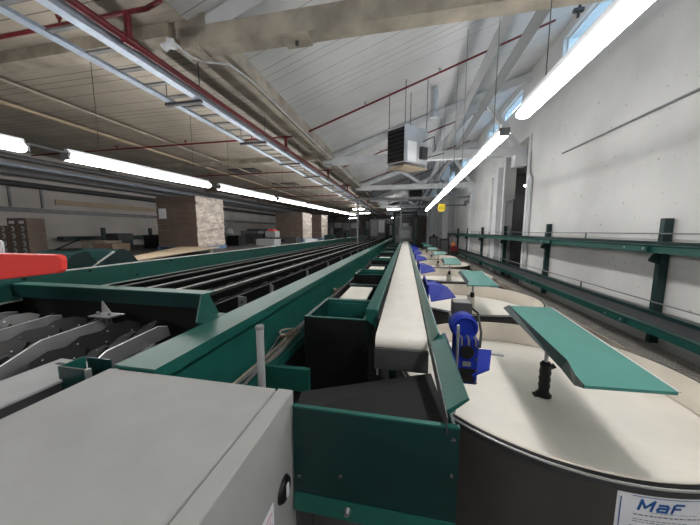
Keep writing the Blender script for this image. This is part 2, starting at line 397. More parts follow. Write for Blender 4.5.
ct = thing('cable_tray', 'galvanised ladder cable tray hanging under the tan ceiling', 'cable tray', (-3.3, 18, 1.815))
for x in (-3.32, -2.87):
    MB().prism([(x - .05, 1.815), (x + .05, 1.815), (x + .05, 1.825), (x - .04, 1.825), (x - .04, 1.90), (x - .05, 1.90)] if x < -3 else [(x - .05, 1.815), (x + .05, 1.815), (x + .05, 1.90), (x + .04, 1.90), (x + .04, 1.825), (x - .05, 1.825)], 'y', YB, 40).build('side_rail', 'galv', ct)
y = .2; n = 0
while y < 34 and n < 95:
    MB().box(-3.29, -2.90, y, y + .04, 1.827, 1.847).build('rung', 'mgrey', ct); y += .32; n += 1
for y in (1.6, 3.4, 5.2, 7, 8.8, 10.6, 12.4, 14.2, 16, 17.8):
    h = MB().box(-3.40, -2.82, y + .1, y + .15, 1.775, 1.81)
    h.tube([(-3.38, y + .125, 1.8), (-3.38, y + .125, 2.3)], .006, 6).tube([(-2.84, y + .125, 1.8), (-2.84, y + .125, 2.3)], .006, 6)
    h.build('hanger', 'dgrey', ct)
# lengthwise pipes under the left ceiling
for x, z, r, m, lb in ((-5.9, 2.22, .022, 'tan', 'thin buff conduit under the tan ceiling, nearer the tray'), (-6.85, 2.2, .035, 'ply', 'pale yellow pipe under the left ceiling beside the buff conduit'),
                       (-10.2, 1.95, .07, 'mgrey', 'upper grey pipe along the left wall top'), (-10.5, 1.6, .09, 'mgrey', 'thick grey pipe low along the left wall top'),
                       (-10.1, 1.72, .05, 'galv', 'shiny pipe between the grey pipes along the left wall'), (-9.0, 2.1, .05, 'mgrey', 'single grey pipe left of the lit tube row'), (-10.7, 1.32, .08, 'dgrey', 'lowest dark pipe along the left wall')):
    tag(MB().tube([(x, YB, z), (x, 40, z)], r, 10).build('pipe', m, smooth=True), lb, 'pipe')
# conduit on the valley beam
cd = thing('conduit', 'pale conduit running along the valley beam edge to a junction box', 'conduit', (-2.2, 10, 2.1))
MB().tube([(-2.5, 2.75, 2.02), (-2.42, 2.9, 1.95), (-2.35, 3.1, 2.0), (-2.22, 3.3, 2.08), (-2.19, 3.8, 2.12), (-2.19, 30, 2.12)], .013, 8).build('conduit_run', 'trusswhite', cd, smooth=True)
MB().obox((-2.5, 2.72, 1.99), (.07, .09, .06), .4).build('junction_box', 'white', cd)
MB().tube([(-2.5, 2.7, 1.98), (-2.55, 2.66, 1.92)], .03, 10, .042).build('lamp_socket', 'white', cd)
for i, (xa, xb, ya, yb) in enumerate(((-6.6, -5.5, 9.4, 10.0), (-6.4, -5.2, 12.5, 13.1))):
    v = thing('ceiling_vent', ['nearer', 'farther'][i] + ' of two dark grey vent panels in the tan ceiling above the left tube row', 'vent', (xa, ya, 2.26), 'vents in the left ceiling')
    MB().box(xa, xb, ya, yb, 2.27, 2.3).build('vent_frame', 'dgrey', v)
    for q in range(7): MB().box(xa + .04, xb - .04, ya + .05 + q * .075, ya + .08 + q * .075, 2.255, 2.27).build('slat', 'mgrey', v)
# wall conduits
tag(MB().tube([(3.07, 6.45, 1.56), (3.07, 6.35, 1.555), (3.07, 3.84, 1.52), (3.07, 1.5, 1.49)], .016, 8).build('wall_pipe', 'mgrey', smooth=True), 'thin grey horizontal pipe on the white wall', 'pipe')
tag(MB().tube([(3.05, 7.95, 2.0), (3.05, 7.95, 1.5), (3.06, 7.78, 1.3), (3.06, 7.78, -1.3)], .035, 10)  .build('downpipe', 'trusswhite', smooth=True), 'white downpipe with an offset beside the doorway', 'pipe')
tag(MB().tube([(3.04, 10.9, 1.9), (3.04, 10.9, -1.36)], .055, 10).build('downpipe', 'trusswhite', smooth=True), 'thick pale downpipe beyond the doorway', 'pipe')

# heater
ht = thing('unit_heater', 'suspended metal unit heater with black louvred front under the white roof', 'heater', (0, 6.25, 1.42))
A = Vector((-.43, 6.27, 0)); B = Vector((-.06, 6.0, 0)); C2 = Vector((.43, 6.46, 0)); D = A + C2 - B
z0, z1 = 1.45, 2.2
MB().hexa([(*p.xy, z0) for p in (A, B, C2, D)] + [(*p.xy, z1) for p in (A, B, C2, D)]).build('casing', 'casing', ht, bevel=.006)
u = (B - A).normalized(); nrm = Vector((u.y, -u.x, 0)); L = (B - A).length; ang = math.atan2(u.y, u.x)
mid = (A + B) / 2
MB().obox((mid.x + nrm.x * .006, mid.y + nrm.y * .006, 1.81), (L - .03, .012, .68), ang).build('front_opening', 'black', ht)
for k in range(8):
    z = 1.5 + k * .085
    MB().obox((mid.x + nrm.x * .03, mid.y + nrm.y * .03, z), (L - .05, .05, .006), ang, .6).build('louvre', 'dgrey', ht)
u2 = (C2 - B).normalized(); n2 = Vector((u2.y, -u2.x, 0)); a2 = math.atan2(u2.y, u2.x)
p = B + u2 * .2; MB().obox((p.x + n2.x * .008, p.y + n2.y * .008, 1.68), (.26, .02, .4), a2).build('service_panel', 'white', ht)
p = B + u2 * .52; MB().obox((p.x + n2.x * .04, p.y + n2.y * .04, 1.67), (.17, .08, .25), a2).build('control_box', 'dgrey', ht)
for q in (A, B, C2, D): MB().tube([(q.x * .93, 6.25 + (q.y - 6.25) * .9, z1), (q.x * .93, 6.25 + (q.y - 6.25) * .9, roofz(q.x * .93))], .008, 6).build('hanging_rod', 'dgrey', ht)
MB().tube([(.25, 6.4, 1.9), (.55, 6.3, 2.0), (.6, 6.35, 1.75), (.45, 6.4, 1.6), (.8, 6.5, 1.7)], .012, 6).build('flexible_cable', 'dgrey', ht, smooth=True)
MB().hexa([(*p.xy, 1.36) for p in (A, B, C2, D)] + [(*p.xy, 1.385) for p in (A, B, C2, D)]).build('support_shelf', 'ply', ht)
for q in (A, C2): MB().tube([(q.x * .9, 6.25 + (q.y - 6.25) * .85, 1.385), (q.x * .9, 6.25 + (q.y - 6.25) * .85, 1.45)], .02, 8).build('foot', 'steel', ht)
fl = thing('flue_duct', 'vertical silver flue duct behind the heater', 'duct', (.56, 6.9, 2.6))
MB().lathe([(0, 2.6), (.085, 2.6), (.085, roofz(.49) - .01)], (.58, 6.9, 0), 20).build('duct_pipe', 'casing', fl, smooth=True)
MB().lathe([(.095, 2.72), (.095, 2.76)], (.58, 6.9, 0), 20).lathe([(.086, 2.72), (.095, 2.72)], (.58, 6.9, 0), 20).build('joint_band', 'steel', fl)
h2 = thing('unit_heater', 'small dark unit heater hanging farther off near the wall tubes', 'heater', (.45, 16.5, 1.75))
MB().box(.1, .85, 15.1, 15.7, 1.62, 2.2).build('casing', 'mgrey', h2, bevel=.01)
MB().box(.15, .8, 15.06, 15.1, 1.68, 2.14).build('front_opening', 'black', h2)
for x in (.2, .75): MB().tube([(x, 15.4, 2.2), (x, 15.4, roofz(x))], .012, 6).build('hanging_rod', 'dgrey', h2)
# goal shaped pipe frame across the hall
gf = thing('portal_frame', 'grey tubular frame crossing the hall ahead of the far machinery', 'frame', (0, 14, FL))
MB().box(-2.6, WX, 13.95, 14.05, 1.56, 1.66).build('top_rail', 'mgrey', gf)
for x, zb in ((-2.43, -.928), (-.243, -.599)): MB().box(x - .04, x + .04, 13.94, 14.06, zb, 1.56).build('post', 'mgrey', gf)
MB().box(-.35, WX, 15.5, 15.56, 1.32, 1.4).build('cross_rail', 'mgrey', gf)
MB().box(WX - .12, WX - .04, 14.05, 15.5, 1.4, 1.56).build('side_tie', 'mgrey', gf)
# yellow sign
sg = thing('hanging_sign', 'yellow octagonal sign hanging beneath the right tube row', 'sign', (1.45, 12, .8))
MB().prism([(1.3, .88), (1.36, .80), (1.53, .80), (1.59, .88), (1.59, 1.04), (1.53, 1.12), (1.36, 1.12), (1.3, 1.04)], 'y', 11.98, 12).build('sign_board', 'yellow', sg)
for i, x in enumerate((1.345, 1.405, 1.465, 1.525)):
    g = MB().box(x, x + .012, 11.974, 11.98, .92, 1.0)
    if i % 2: g.box(x + .012, x + .035, 11.974, 11.98, .985, 1.0)
    else: g.box(x + .012, x + .035, 11.974, 11.98, .92, .932)
    g.build('lettering', 'black', sg)
MB().tube([(1.45, 11.99, 1.12), (1.45, 11.99, roofz(1.45))], .006, 6).build('cord', 'dgrey', sg)
# hanging dark rod assembly near clerestory
hr = thing('hanging_rod', 'dark jointed rod hanging beside the clerestory windows', 'rod', (2.2, 5.0, 3.1))
MB().tube([(2.55, 5.25, 3.3), (2.57, 5.25, 3.5), (2.58, 5.25, roofz(2.58))], .022, 8).build('rod', 'dgrey', hr)
MB().obox((2.55, 5.25, 3.4), (.14, .05, .05)).build('clamp', 'dgrey', hr)

# ================================================================== right side: wall conveyors and rotary tables
ws = thing('wire_mesh_walkway', 'wire mesh strip between the rotary tables and the white wall', 'walkway', (2.8, 15, FL))
g = MB()
for k in range(420): g.box(2.62, 3.0, .4 + k * .055, .412 + k * .055, -1.39, -1.383)
g.build('mesh_wires', 'grating', ws)
g = MB()
for k in range(9): g.box(2.62 + k * .046, 2.628 + k * .046, .4, 24, -1.398, -1.39)
g.build('long_wires', 'grating', ws)
MB().box(2.6, 3.0, .4, 36, -1.47, -1.41).build('pan', 'grating', ws)
MB().box(2.58, 2.62, .4, 36, -1.5, -1.38).build('edge_rail', 'tan', ws)
for y in range(1, 36, 3): MB().box(2.7, 2.76, y, y + .06, FL, -1.47).build('leg', 'dgrey', ws)
PY = [3.95, 6.68, 9.3, 11.9, 14.5, 17.1, 19.7]
for k, y in enumerate([1.2] + PY):
    if k == 0: continue
    p = thing('conveyor_post', '%s dark green upright carrying the two wall conveyors' % ORD[k - 1], 'post', (3.0, y, -1.38), 'green uprights along the right wall')
    MB().box(3.0, 3.09, y - .03, y + .03, -1.38, .15).build('upright', 'dgreen', p)
    for z in (-.28, -1.13):
        MB().prism([(3.0, z - .12), (3.0, z + .10), (2.96, z + .02), (2.91, z - .06), (2.91, z - .085)], 'y', y - .01, y + .01).build('bracket', 'dgreen', p)
def wall_conv(z, zf, th, lb, hinge):
    c = thing('wall_conveyor', lb, 'conveyor', (2.8, 10, z), None)
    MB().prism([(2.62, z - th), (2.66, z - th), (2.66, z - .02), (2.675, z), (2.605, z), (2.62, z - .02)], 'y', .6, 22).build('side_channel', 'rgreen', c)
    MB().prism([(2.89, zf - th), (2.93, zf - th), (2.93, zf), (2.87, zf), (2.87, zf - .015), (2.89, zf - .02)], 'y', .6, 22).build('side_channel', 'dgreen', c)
    MB().add([(2.67, .6, z - .05), (2.885, .6, zf - .05), (2.885, 22, zf - .05), (2.67, 22, z - .05), (2.67, .6, z - .07), (2.885, .6, zf - .07), (2.885, 22, zf - .07), (2.67, 22, z - .07)],
             [(0, 1, 2, 3), (7, 6, 5, 4), (0, 4, 5, 1), (1, 5, 6, 2), (2, 6, 7, 3), (3, 7, 4, 0)]).build('slide_bed', 'dgrey', c)
    MB().box(2.70, 2.715, .6, 22, z - .045, z - .03).build('wear_strip', 'alu', c)
    MB().tube([(2.95, .6, zf + .09), (2.95, 22, zf + .09)], .008, 6).build('guide_rod', 'mgrey', c)
    for k in range(9):
        y = 1.2 + k * 1.35
        MB().tube([(2.95, y, zf - .06), (2.95, y, zf + .09)], .010, 6).build('rod_stub', 'dgreen', c)
    for y in hinge:
        MB().box(2.58, 2.615, y, y + .34, z - th + .01, z - .02).build('joint_plate', 'rgreen', c)
        for q in (.04, .3): MB().lathe([(0, 2.575), (.014, 2.575), (.014, 2.58)], (0, y + q, z - th / 2), 8, axis='x').build('joint_bolt', 'steel', c)
    return c
wall_conv(-.15, -.12, .085, 'upper green conveyor mounted on the white wall uprights', (3.55, 5.6, 9.8))
wall_conv(-1.02, -.94, .09, 'lower green conveyor mounted on the white wall uprights', (3.75, 6.2, 10.2))

# rotary tables
TP = 2.23
def arc_pts(r, n=96): return [(r * math.cos(2 * math.pi * k / n), r * math.sin(2 * math.pi * k / n)) for k in range(n)]
def rotary(cx, cy, first):
    t = thing('rotary_table', '', 'rotary table', (cx, cy, FL), 'round packing tables along the belt')
    c = (cx, cy, 0)
    MB().lathe([(.97, FL + .25), (.985, FL + .25), (.985, -1.04)], c, 96).build('tub_wall', 'tubsteel', t, smooth=True)
    MB().lathe([(.965, -1.045), (.992, -1.045), (.992, -1.022), (.965, -1.022)], c, 96).build('lower_rim', 'dgrey', t, smooth=True)
    MB().lathe([(.974, -1.02), (.992, -1.02), (.992, -1.002), (.974, -1.002), (.974, -1.02)], c, 96).build('rim_gap_shade', 'black', t, smooth=True)  # black colour stands in for the shade down the gap inside the edge
    MB().lathe([(.993, -1.014), (1.0, -1.014), (1.0, -1.005), (.993, -1.005), (.993, -1.014)], c, 96).build('bright_edge', 'alu', t, smooth=True)
    MB().lathe([(.962, -1.2), (.972, -1.0), (.962, -1.0), (.945, -1.195)], c, 96).build('padded_liner', 'liner', t, smooth=True)
    MB().lathe([(0, -1.2), (.955, -1.2), (.955, -1.23), (0, -1.23)], c, 96).build('turning_disc', 'fabric', t, smooth=True)
    for k in range(4):
        a = math.pi / 4 + k * math.pi / 2
        x, y = cx + .8 * math.cos(a), cy + .8 * math.sin(a)
        MB().box(x - .03, x + .03, y - .03, y + .03, FL, FL + .3).build('leg', 'dgrey', t)
    MB().lathe([(0, FL + .25), (.96, FL + .25)], c, 48).build('base_plate', 'dgrey', t)
    return t
r0 = rotary(.96, 2.18, True)
r0['label'] = 'nearest round packing table, dark steel tub with a paper label'
r1 = dup(r0, 0, TP, 0, 'second round packing table, its grey outer wall showing behind the nearest')
hub = MB().lathe([(0, -1.2), (.055, -1.2), (.055, -1.0), (.045, -.99), (0, -.99)], (1.02, 2.18 + TP, 0), 24).build('hub', 'fabric', r1, smooth=True)
# (the nearest one has no hub but a gripped rod)
snapshot_r = r1
for k in range(2, 7):
    dup(r1, 0, TP * (k - 1), 0, '%s round cream packing table from the camera' % ORD[k].replace(' nearest', ''))
# label on the nearest tub
lbc = (.96, 2.18)
def on_tub(a, z, off=.0015): r = .985 + off; return (lbc[0] + r * math.cos(a), lbc[1] + r * math.sin(a), z)
def tub_patch(a0, a1, z0, z1, off=.0015, n=10, skew=0):
    mb = MB(); vs = []
    for i in range(n + 1):
        a = a0 + (a1 - a0) * i / n
        for z in (z0, z1):
            vs.append(on_tub(a, z + skew * (a - a0), off)); 
    mb.add(vs, [(2 * i, 2 * i + 2, 2 * i + 3, 2 * i + 1) for i in range(n)]); return mb
st = thing('maker_label', 'white paper maker label stuck on the nearest tub', 'label', (1.1, 1.2, -1.3))
a_l = -math.pi / 2 - .085; a_r = -math.pi / 2 + .36
tub_patch(a_l, a_r, -1.34, -1.055, .001).build('paper', 'paper', st)
tub_patch(a_l + .012, a_l + .016, -1.33, -1.075, .0022, 2).build('border', 'ink', st)
tub_patch(a_l + .05, a_r, -1.064, -1.061, .0022).build('border', 'ink', st)
# lettering
def letters(strokes, a0, z0, sc, th, m, name='lettering'):
    mb = MB()
    for (xa, ya, xb, yb) in strokes:
        pa = (a0 + (xa + ya * .25) * sc, z0 + ya * sc); pb = (a0 + (xb + yb * .25) * sc, z0 + yb * sc)
        dx, dz = pb[0] - pa[0], pb[1] - pa[1]; Ln = math.hypot(dx, dz); nx, nz = -dz / Ln * th / 2, dx / Ln * th / 2
        ex, ez = dx / Ln * th / 2, dz / Ln * th / 2
        q = [(pa[0] + nx - ex, pa[1] + nz - ez), (pb[0] + nx + ex, pb[1] + nz + ez), (pb[0] - nx + ex, pb[1] - nz + ez), (pa[0] - nx - ex, pa[1] - nz - ez)]
        n = 3; vs = []
        for side in ((q[0], q[1]), (q[3], q[2])):
            for i in range(n + 1):
                t = i / n; vs.append(on_tub(side[0][0] * (1 - t) + side[1][0] * t, side[0][1] * (1 - t) + side[1][1] * t, .003))
        mb.add(vs, [(i, i + 1, n + 2 + i, n + 1 + i) for i in range(n)])
    return mb.build(name, m, st)
Ms = [(0, 0, .0, 1), (0, 1, .5, .25), (.5, .25, 1.1, 1), (1.1, 1, 1.1, 0)]
as_ = [(1.65, .7, 2.3, .7), (2.3, .7, 2.45, .55), (2.45, .55, 2.45, 0), (2.45, 0, 1.7, 0), (1.7, 0, 1.6, .2), (1.6, .2, 1.7, .38), (1.7, .38, 2.45, .38)]
Fs = [(2.95, 0, 2.95, .75), (2.95, .75, 3.1, .9), (3.1, .9, 3.75, .9), (2.95, .45, 3.55, .45)]
letters(Ms + as_ + Fs, a_l + .075, -1.118, .040, .0095, 'ink')
ln = MB()
rl = random.Random(3)
def txt(a, z, wd, h=.0035):
    x = a
    while x < a + wd:
        l = rl.uniform(.006, .02); q = tub_patch(x, min(x + l, a + wd), z, z + h, .0025, 2); ln.add(q.v, q.f); x += l + .004
txt(a_l + .12, -1.128, .17, .002); txt(a_l + .06, -1.146, .25, .005); txt(a_l + .06, -1.166, .2, .003); txt(a_l + .06, -1.176, .23, .003)
for k in range(6): txt(a_l + .05, -1.2 - k * .018, .28, .004)
ln.build('small_print', 'grytxt', st)

# sweep blades standing over the tables
GX = .085
def sweep(cx, cy, near):
    z = -.66
    t = thing('sweep_blade', '', 'blade', (.95, 2.12, -1.2), 'green blades over the round tables')
    out = [(.925, 2.60), (1.25, 2.60), (1.118, 1.30), (.772, 1.28), (.785, 1.37), (.832, 1.53)]
    MB().slab([(x, y, z) for x, y in out], .014).build('blade', 'pgreen', t)
    MB().prism([(.93, z - .002), (1.25, z - .002), (1.25, z - .018), (.93, z - .018)], 'y', 2.598, 2.604).build('far_lip', 'pgreen', t)
    e = MB().add([(.925, 2.62, z), (.832, 1.53, z), (.785, 1.37, z), (.770, 1.29, z), (.768, 1.285, z - .016), (.776, 1.36, z - .045), (.818, 1.55, z - .06), (.90, 2.68, z - .045),
                  ], [(0, 1, 6, 7), (1, 2, 5, 6), (2, 3, 4, 5)])
    o = e.build('side_flange', 'dgreen', t); md = o.modifiers.new('th', 'SOLIDIFY'); md.thickness = .006
    MB().tube([(1.256, 2.60, z), (1.123, 1.30, z)], .004, 6).build('bright_edge', 'alu', t)
    MB().tube([(.935 + GX, 2.12, -1.02), (.935 + GX, 2.12, z - .014)], .013, 10).build('rod', 'steel', t, smooth=True)
    return t
sb = sweep(.96, 2.18, True)
sb['label'] = 'nearest green blade, large, over the table on a black gripped rod'
def blade_copy(k):
    c = dup(sb, 0, TP * k, 0, '%s green blade from the camera, on a rod over its round table' % ORD[k].replace(' nearest', ''))
    return c
b1 = blade_copy(1)
MB().lathe([(0, -1.0), (.03, -1.0), (.03, -.93), (0, -.93)], (.935 + GX, 2.12 + TP, 0), 14).build('collar', 'black', b1, smooth=True)
for k in range(2, 7):
    dup(b1, 0, TP * (k - 1), 0, '%s green blade from the camera, on a rod over its round table' % ORD[k].replace(' nearest', ''))
gp = MB(); prof = [(0, -1.2), (.05, -1.2), (.052, -1.188), (.036, -1.17), (.033, -1.145), (.038, -1.12), (.033, -1.095), (.038, -1.07), (.033, -1.045), (.038, -1.02), (.034, -.99), (.037, -.96), (.024, -.94), (0, -.94)]
gp.lathe(prof, (.935 + GX, 2.12, 0), 20)
gp.obox((.968 + GX, 2.11, -.97), (.045, .03, .022), 0, 0, -.5).obox((.9 + GX - .01, 2.11, -1.192), (.05, .04, .016))
gp.build('grip', 'black', sb, smooth=True)

# blue guards and motor beside the belt
def deflector(y, lb):
    t = thing('blue_deflector', lb, 'guard', (.45, y, -1.0), 'blue plastic deflectors beside the belt')
    MB().add([(.30, y - .05, -.70), (.33, y - .45, -.86), (.62, y - .42, -.80), (.58, y + .0, -.76), (.40, y + .3, -.72),
              (.30, y - .05, -.71), (.33, y - .45, -.87), (.62, y - .42, -.81), (.58, y + .0, -.77), (.40, y + .3, -.73)],
             [(0, 1, 2, 3, 4), (9, 8, 7, 6, 5)] + [(i, i + 5, (i + 1) % 5 + 5, (i + 1) % 5) for i in range(5)]).build('sheet', 'blue', t)
    MB().box(.28, .30, y - .45, y + .35, -.98, -.66).build('side_plate', 'blue', t)
    MB().tube([(.29, y, -.9), (.22, y, -.9)], .012, 8).build('stay', 'steel', t)
    return t
d0 = deflector(3.86, 'second nearest blue plastic deflector, pointing over the second round table')
for k in range(1, 6): dup(d0, 0, TP * k, 0, '%s blue plastic deflector beside the cream belt' % ORD[k + 1])
nd = thing('blue_deflector', 'nearest blue plastic deflector sticking out behind the blue motor', 'guard', (.45, 1.7, -1.0), 'blue plastic deflectors beside the belt')
MB().slab([(.40, 1.78, -.74), (.56, 1.82, -.76), (.50, 1.64, -.80), (.40, 1.60, -.83)], .01).build('sheet', 'blue', nd)
MB().box(.27, .285, 1.5, 1.9, -.95, -.7).build('side_plate', 'blue', nd)
MB().tube([(.5, 1.8, -.78), (.64, 1.84, -.80)], .006, 6).build('wire', 'steel', nd)
mo = thing('drive_motor', 'blue drive motor with round fan housing beside the belt', 'motor', (.36, 1.7, -1.0))
MB().lathe([(0, 1.68), (.066, 1.68), (.08, 1.695), (.08, 1.77), (.07, 1.79), (0, 1.79)], (.362, 0, -.58), 28, axis='y').build('fan_housing', 'blue', mo, smooth=True)
MB().lathe([(.054, 1.675), (.068, 1.665), (.075, 1.682)], (.362, 0, -.58), 28, axis='y').build('housing_ring', 'blue', mo, smooth=True)
MB().box(.305, .43, 1.62, 1.76, -.90, -.625).build('gear_body', 'blue', mo, bevel=.008)
for k in range(6): MB().box(.312 + k * .019, .322 + k * .019, 1.612, 1.68, -.66, -.618).build('cooling_fin', 'mgrey' if k % 2 else 'blue', mo)
MB().lathe([(0, 1.606), (.036, 1.606), (.04, 1.612), (.04, 1.62)], (.366, 0, -.70), 20, axis='y').build('shaft_cap', 'black', mo, smooth=True)
MB().box(.345, .39, 1.612, 1.62, -.785, -.758).build('rating_plate', 'mgrey', mo)
MB().box(.33, .41, 1.61, 1.62, -.885, -.80).build('dark_recess', 'black', mo)
for x in (.314, .422):
    for z in (-.67, -.74, -.81, -.88): MB().lathe([(0, 1.61), (.007, 1.61), (.007, 1.62)], (x, 0, z), 8, axis='y').build('bolt', 'dgrey', mo)
MB().tube([(.43, 1.7, -.83), (.46, 1.68, -.83)], .01, 6).build('cable_gland', 'black', mo)
gb = thing('junction_box', 'grey terminal box behind the blue motor', 'box', (.4, 2.0, -.9))
MB().box(.345, .47, 1.98, 2.1, -.61, -.5).build('box_body', 'dgrey', gb, bevel=.006)
MB().box(.335, .48, 1.95, 2.12, -.70, -.61).build('base', 'lgrey', gb, bevel=.005)
MB().tube([(.47, 2.0, -.54), (.5, 1.95, -.56), (.5, 1.85, -.66), (.47, 1.75, -.72)], .008, 6).build('cable', 'black', gb, smooth=True)
MB().box(.36, .38, 2.0, 2.04, -1.0, -.70).build('stand', 'steel', gb)
tag(MB().tube([(.275, 1.42, -.95), (.275, 1.42, -.475)], .007, 8).build('steel_rod', 'steel', smooth=True), 'thin upright steel rod just left of the blue motor', 'rod')

# ================================================================== central belt conveyor
bc = thing('belt_conveyor', 'long narrow cream belt conveyor running down the hall', 'conveyor', (0, 18, FL))
YN, YF = 1.66, 17.55; ZT = -.65
sec = [(YF, ZT), (YN, ZT)] + [(YN - .045 * math.sin(a), ZT - .045 + .045 * math.cos(a)) for a in [math.pi * k / 8 for k in range(1, 9)]] + [(YF, ZT - .09)]
MB().prism(sec, 'x', -.168, .146).build('belt', 'belt', bc, smooth=True)
MB().box(-.17, .15, 1.585, 1.61, -.84, -.71).build('scraper_plate', 'dgrey', bc)
MB().box(-.17, .15, 2.1, YF, -.96, -.76).build('bed', 'dgreen', bc)
# left guard
MB().prism([(-.285, -.60), (-.205, -.60), (-.195, -.61), (-.19, -.74), (-.2, -.75), (-.285, -.68)], 'y', 2.03, YF).build('left_guard', 'green', bc)
MB().box(-.19, -.172, 1.9, YF, -.72, -.625).build('left_skirt', 'rubber', bc)
MB().box(-.195, -.18, 1.98, 2.03, -1.1, -.75).build('guard_post', 'alu', bc)
# right guard: long run then the lower, wider end piece
MB().prism([(.152, -.645), (.160, -.618), (.192, -.565), (.2, -.567), (.20, -.61), (.165, -.70), (.152, -.70)], 'y', 1.53, YF).build('right_guard', 'green', bc)
gse = MB().prism([(.155, -.62), (.222, -.565), (.228, -.572), (.165, -.632)], 'y', .93, 1.54)
gse.build('end_guard', 'green', bc)
MB().box(.150, .154, .89, 1.53, -.68, -.62).build('guard_edge', 'dgrey', bc)
for k in range(9):
    y = 3.3 + k * 1.7
    MB().box(-.16, -.08, y - .03, y + .03, FL, -.96).build('leg', 'dgreen', bc)
# chute box at the near end
cb = thing('end_chute', 'dark green discharge chute box at the near end of the belt', 'chute', (-.12, 1.2, FL))
MB().box(-.405, .195, .9, .912, -1.02, -.664).build('front_panel', 'dgreen', cb)
MB().box(-.405, .195, .898, .915, -.664, -.657).build('top_edge', 'green', cb)
MB().prism([(.90, -1.02), (.90, -1.09), (.89, -1.09), (.896, -1.02)], 'x', -.405, .195).build('lower_flange', 'green', cb)
MB().box(.183, .195, .912, 1.25, -1.02, -.70).build('side_panel', 'dgreen', cb)
MB().slab([(-.405, .915, -.70), (.178, .915, -.70), (.16, 1.52, -.80), (-.53, 1.30, -.86)], .008).build('rubber_sheet', 'rubber', cb)
MB().add([(.16, 1.52, -.81), (-.53, 1.30, -.87), (-.53, 1.30, -1.3), (.16, 1.52, -1.3), (.16, 1.53, -.81), (-.53, 1.31, -.87), (-.53, 1.31, -1.3), (.16, 1.53, -1.3)],
         [(0, 1, 2, 3), (7, 6, 5, 4), (0, 4, 5, 1), (1, 5, 6, 2), (2, 6, 7, 3), (3, 7, 4, 0)]).build('back_panel', 'black', cb)
for x, z in ((.175, -.705), (.175, -.84), (-.385, -.95), (-.22, -.92)):
    MB().lathe([(0, .893), (.005, .893), (.008, .9)], (x, 0, z), 10, axis='y').build('bolt', 'dgrey', cb)
MB().lathe([(0, .870), (.009, .870), (.014, .89)], (-.19, 0, -1.045), 14, axis='y').build('bolt', 'steel', cb, smooth=True)
for x in (-.40, .13): MB().box(x, x + .05, .94, .98, FL, -1.02).build('leg', 'dgrey', cb)

# drop boxes between the green beam and the belt
def drop(k):
    y = 2.05 + TP * k; t = thing('drop_box', '', 'drop box', (-.55, y, FL), 'drop boxes along the belt')
    MB().box(-.80, -.285, y, y + .012, -1.34, -.70).build('front_panel', 'black', t)
    MB().box(-.80, -.285, y - .004, y + .02, -.70, -.692).build('front_edge', 'green', t)
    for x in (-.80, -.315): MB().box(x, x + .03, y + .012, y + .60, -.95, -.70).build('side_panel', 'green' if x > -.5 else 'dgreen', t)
    MB().box(-.77, -.315, y + .58, y + .60, -.95, -.73).build('back_panel', 'green', t)
    MB().box(-.80, -.285, y + .60, y + .66, -.735, -.70).build('cross_bar', 'green', t)
    MB().box(-.77, -.315, y + .02, y + .58, -.93, -.92).build('box_floor', 'dgreen', t)
    MB().box(-.80, -.78, y + .66, y + 2.2, -1.0, -.74).build('channel_side', 'black', t)
    MB().box(-.73, -.42, y + .76, y + 1.6, -.80, -.765).build('pad', 'fabric', t, bevel=.01)
    MB().box(-.76, -.34, y + 1.62, y + 1.68, -.95, -.74).build('divider', 'dgreen', t)
    MB().box(-.78, -.33, y + .70, y + 2.2, -1.02, -.98).build('lower_tray', 'black', t)
    MB().box(-.73, -.42, y + .78, y + .80, -.98, -.80).build('pad_front', 'black', t)
    for x in (-.79, -.33): MB().box(x, x + .04, y + .1, y + .14, FL, -.95).build('leg', 'dgreen', t)
    return t
dp = drop(0); dp['label'] = 'nearest black fronted drop box, left of the belt end'
for k in range(1, 7): dup(dp, 0, TP * k, 0, '%s drop box with cream pad left of the belt' % ORD[k])

# ================================================================== big green beam
YS = 24.0
gbm = thing('sorter_side_beam', 'wide bright green side beam of the sorter running beside the drop boxes', 'beam', (-1.15, 15, FL))
MB().box(-1.275, -1.055, .932, YS, -.615, -.60).build('top_flange', 'green', gbm)
MB().box(-1.062, -1.055, .932, YS, -.665, -.615).build('lip', 'green', gbm)
MB().box(-1.16, -1.15, .94, YS, -1.045, -.615).build('web', 'green', gbm)
MB().prism([(-1.15, -1.045), (-.98, -1.045), (-.98, -1.12), (-.99, -1.12), (-.99, -1.055), (-1.15, -1.055)], 'y', .94, YS).build('lower_flange', 'green', gbm)
for k in range(5):
    y = 1.95 + k * 4.2
    MB().box(-1.08, -1.0, y, y + .07, FL, -1.055).build('leg', 'green', gbm)
MB().box(-.98, -.64, 1.70, 1.74, -1.13, -.965).build('cross_member', 'green', gbm)
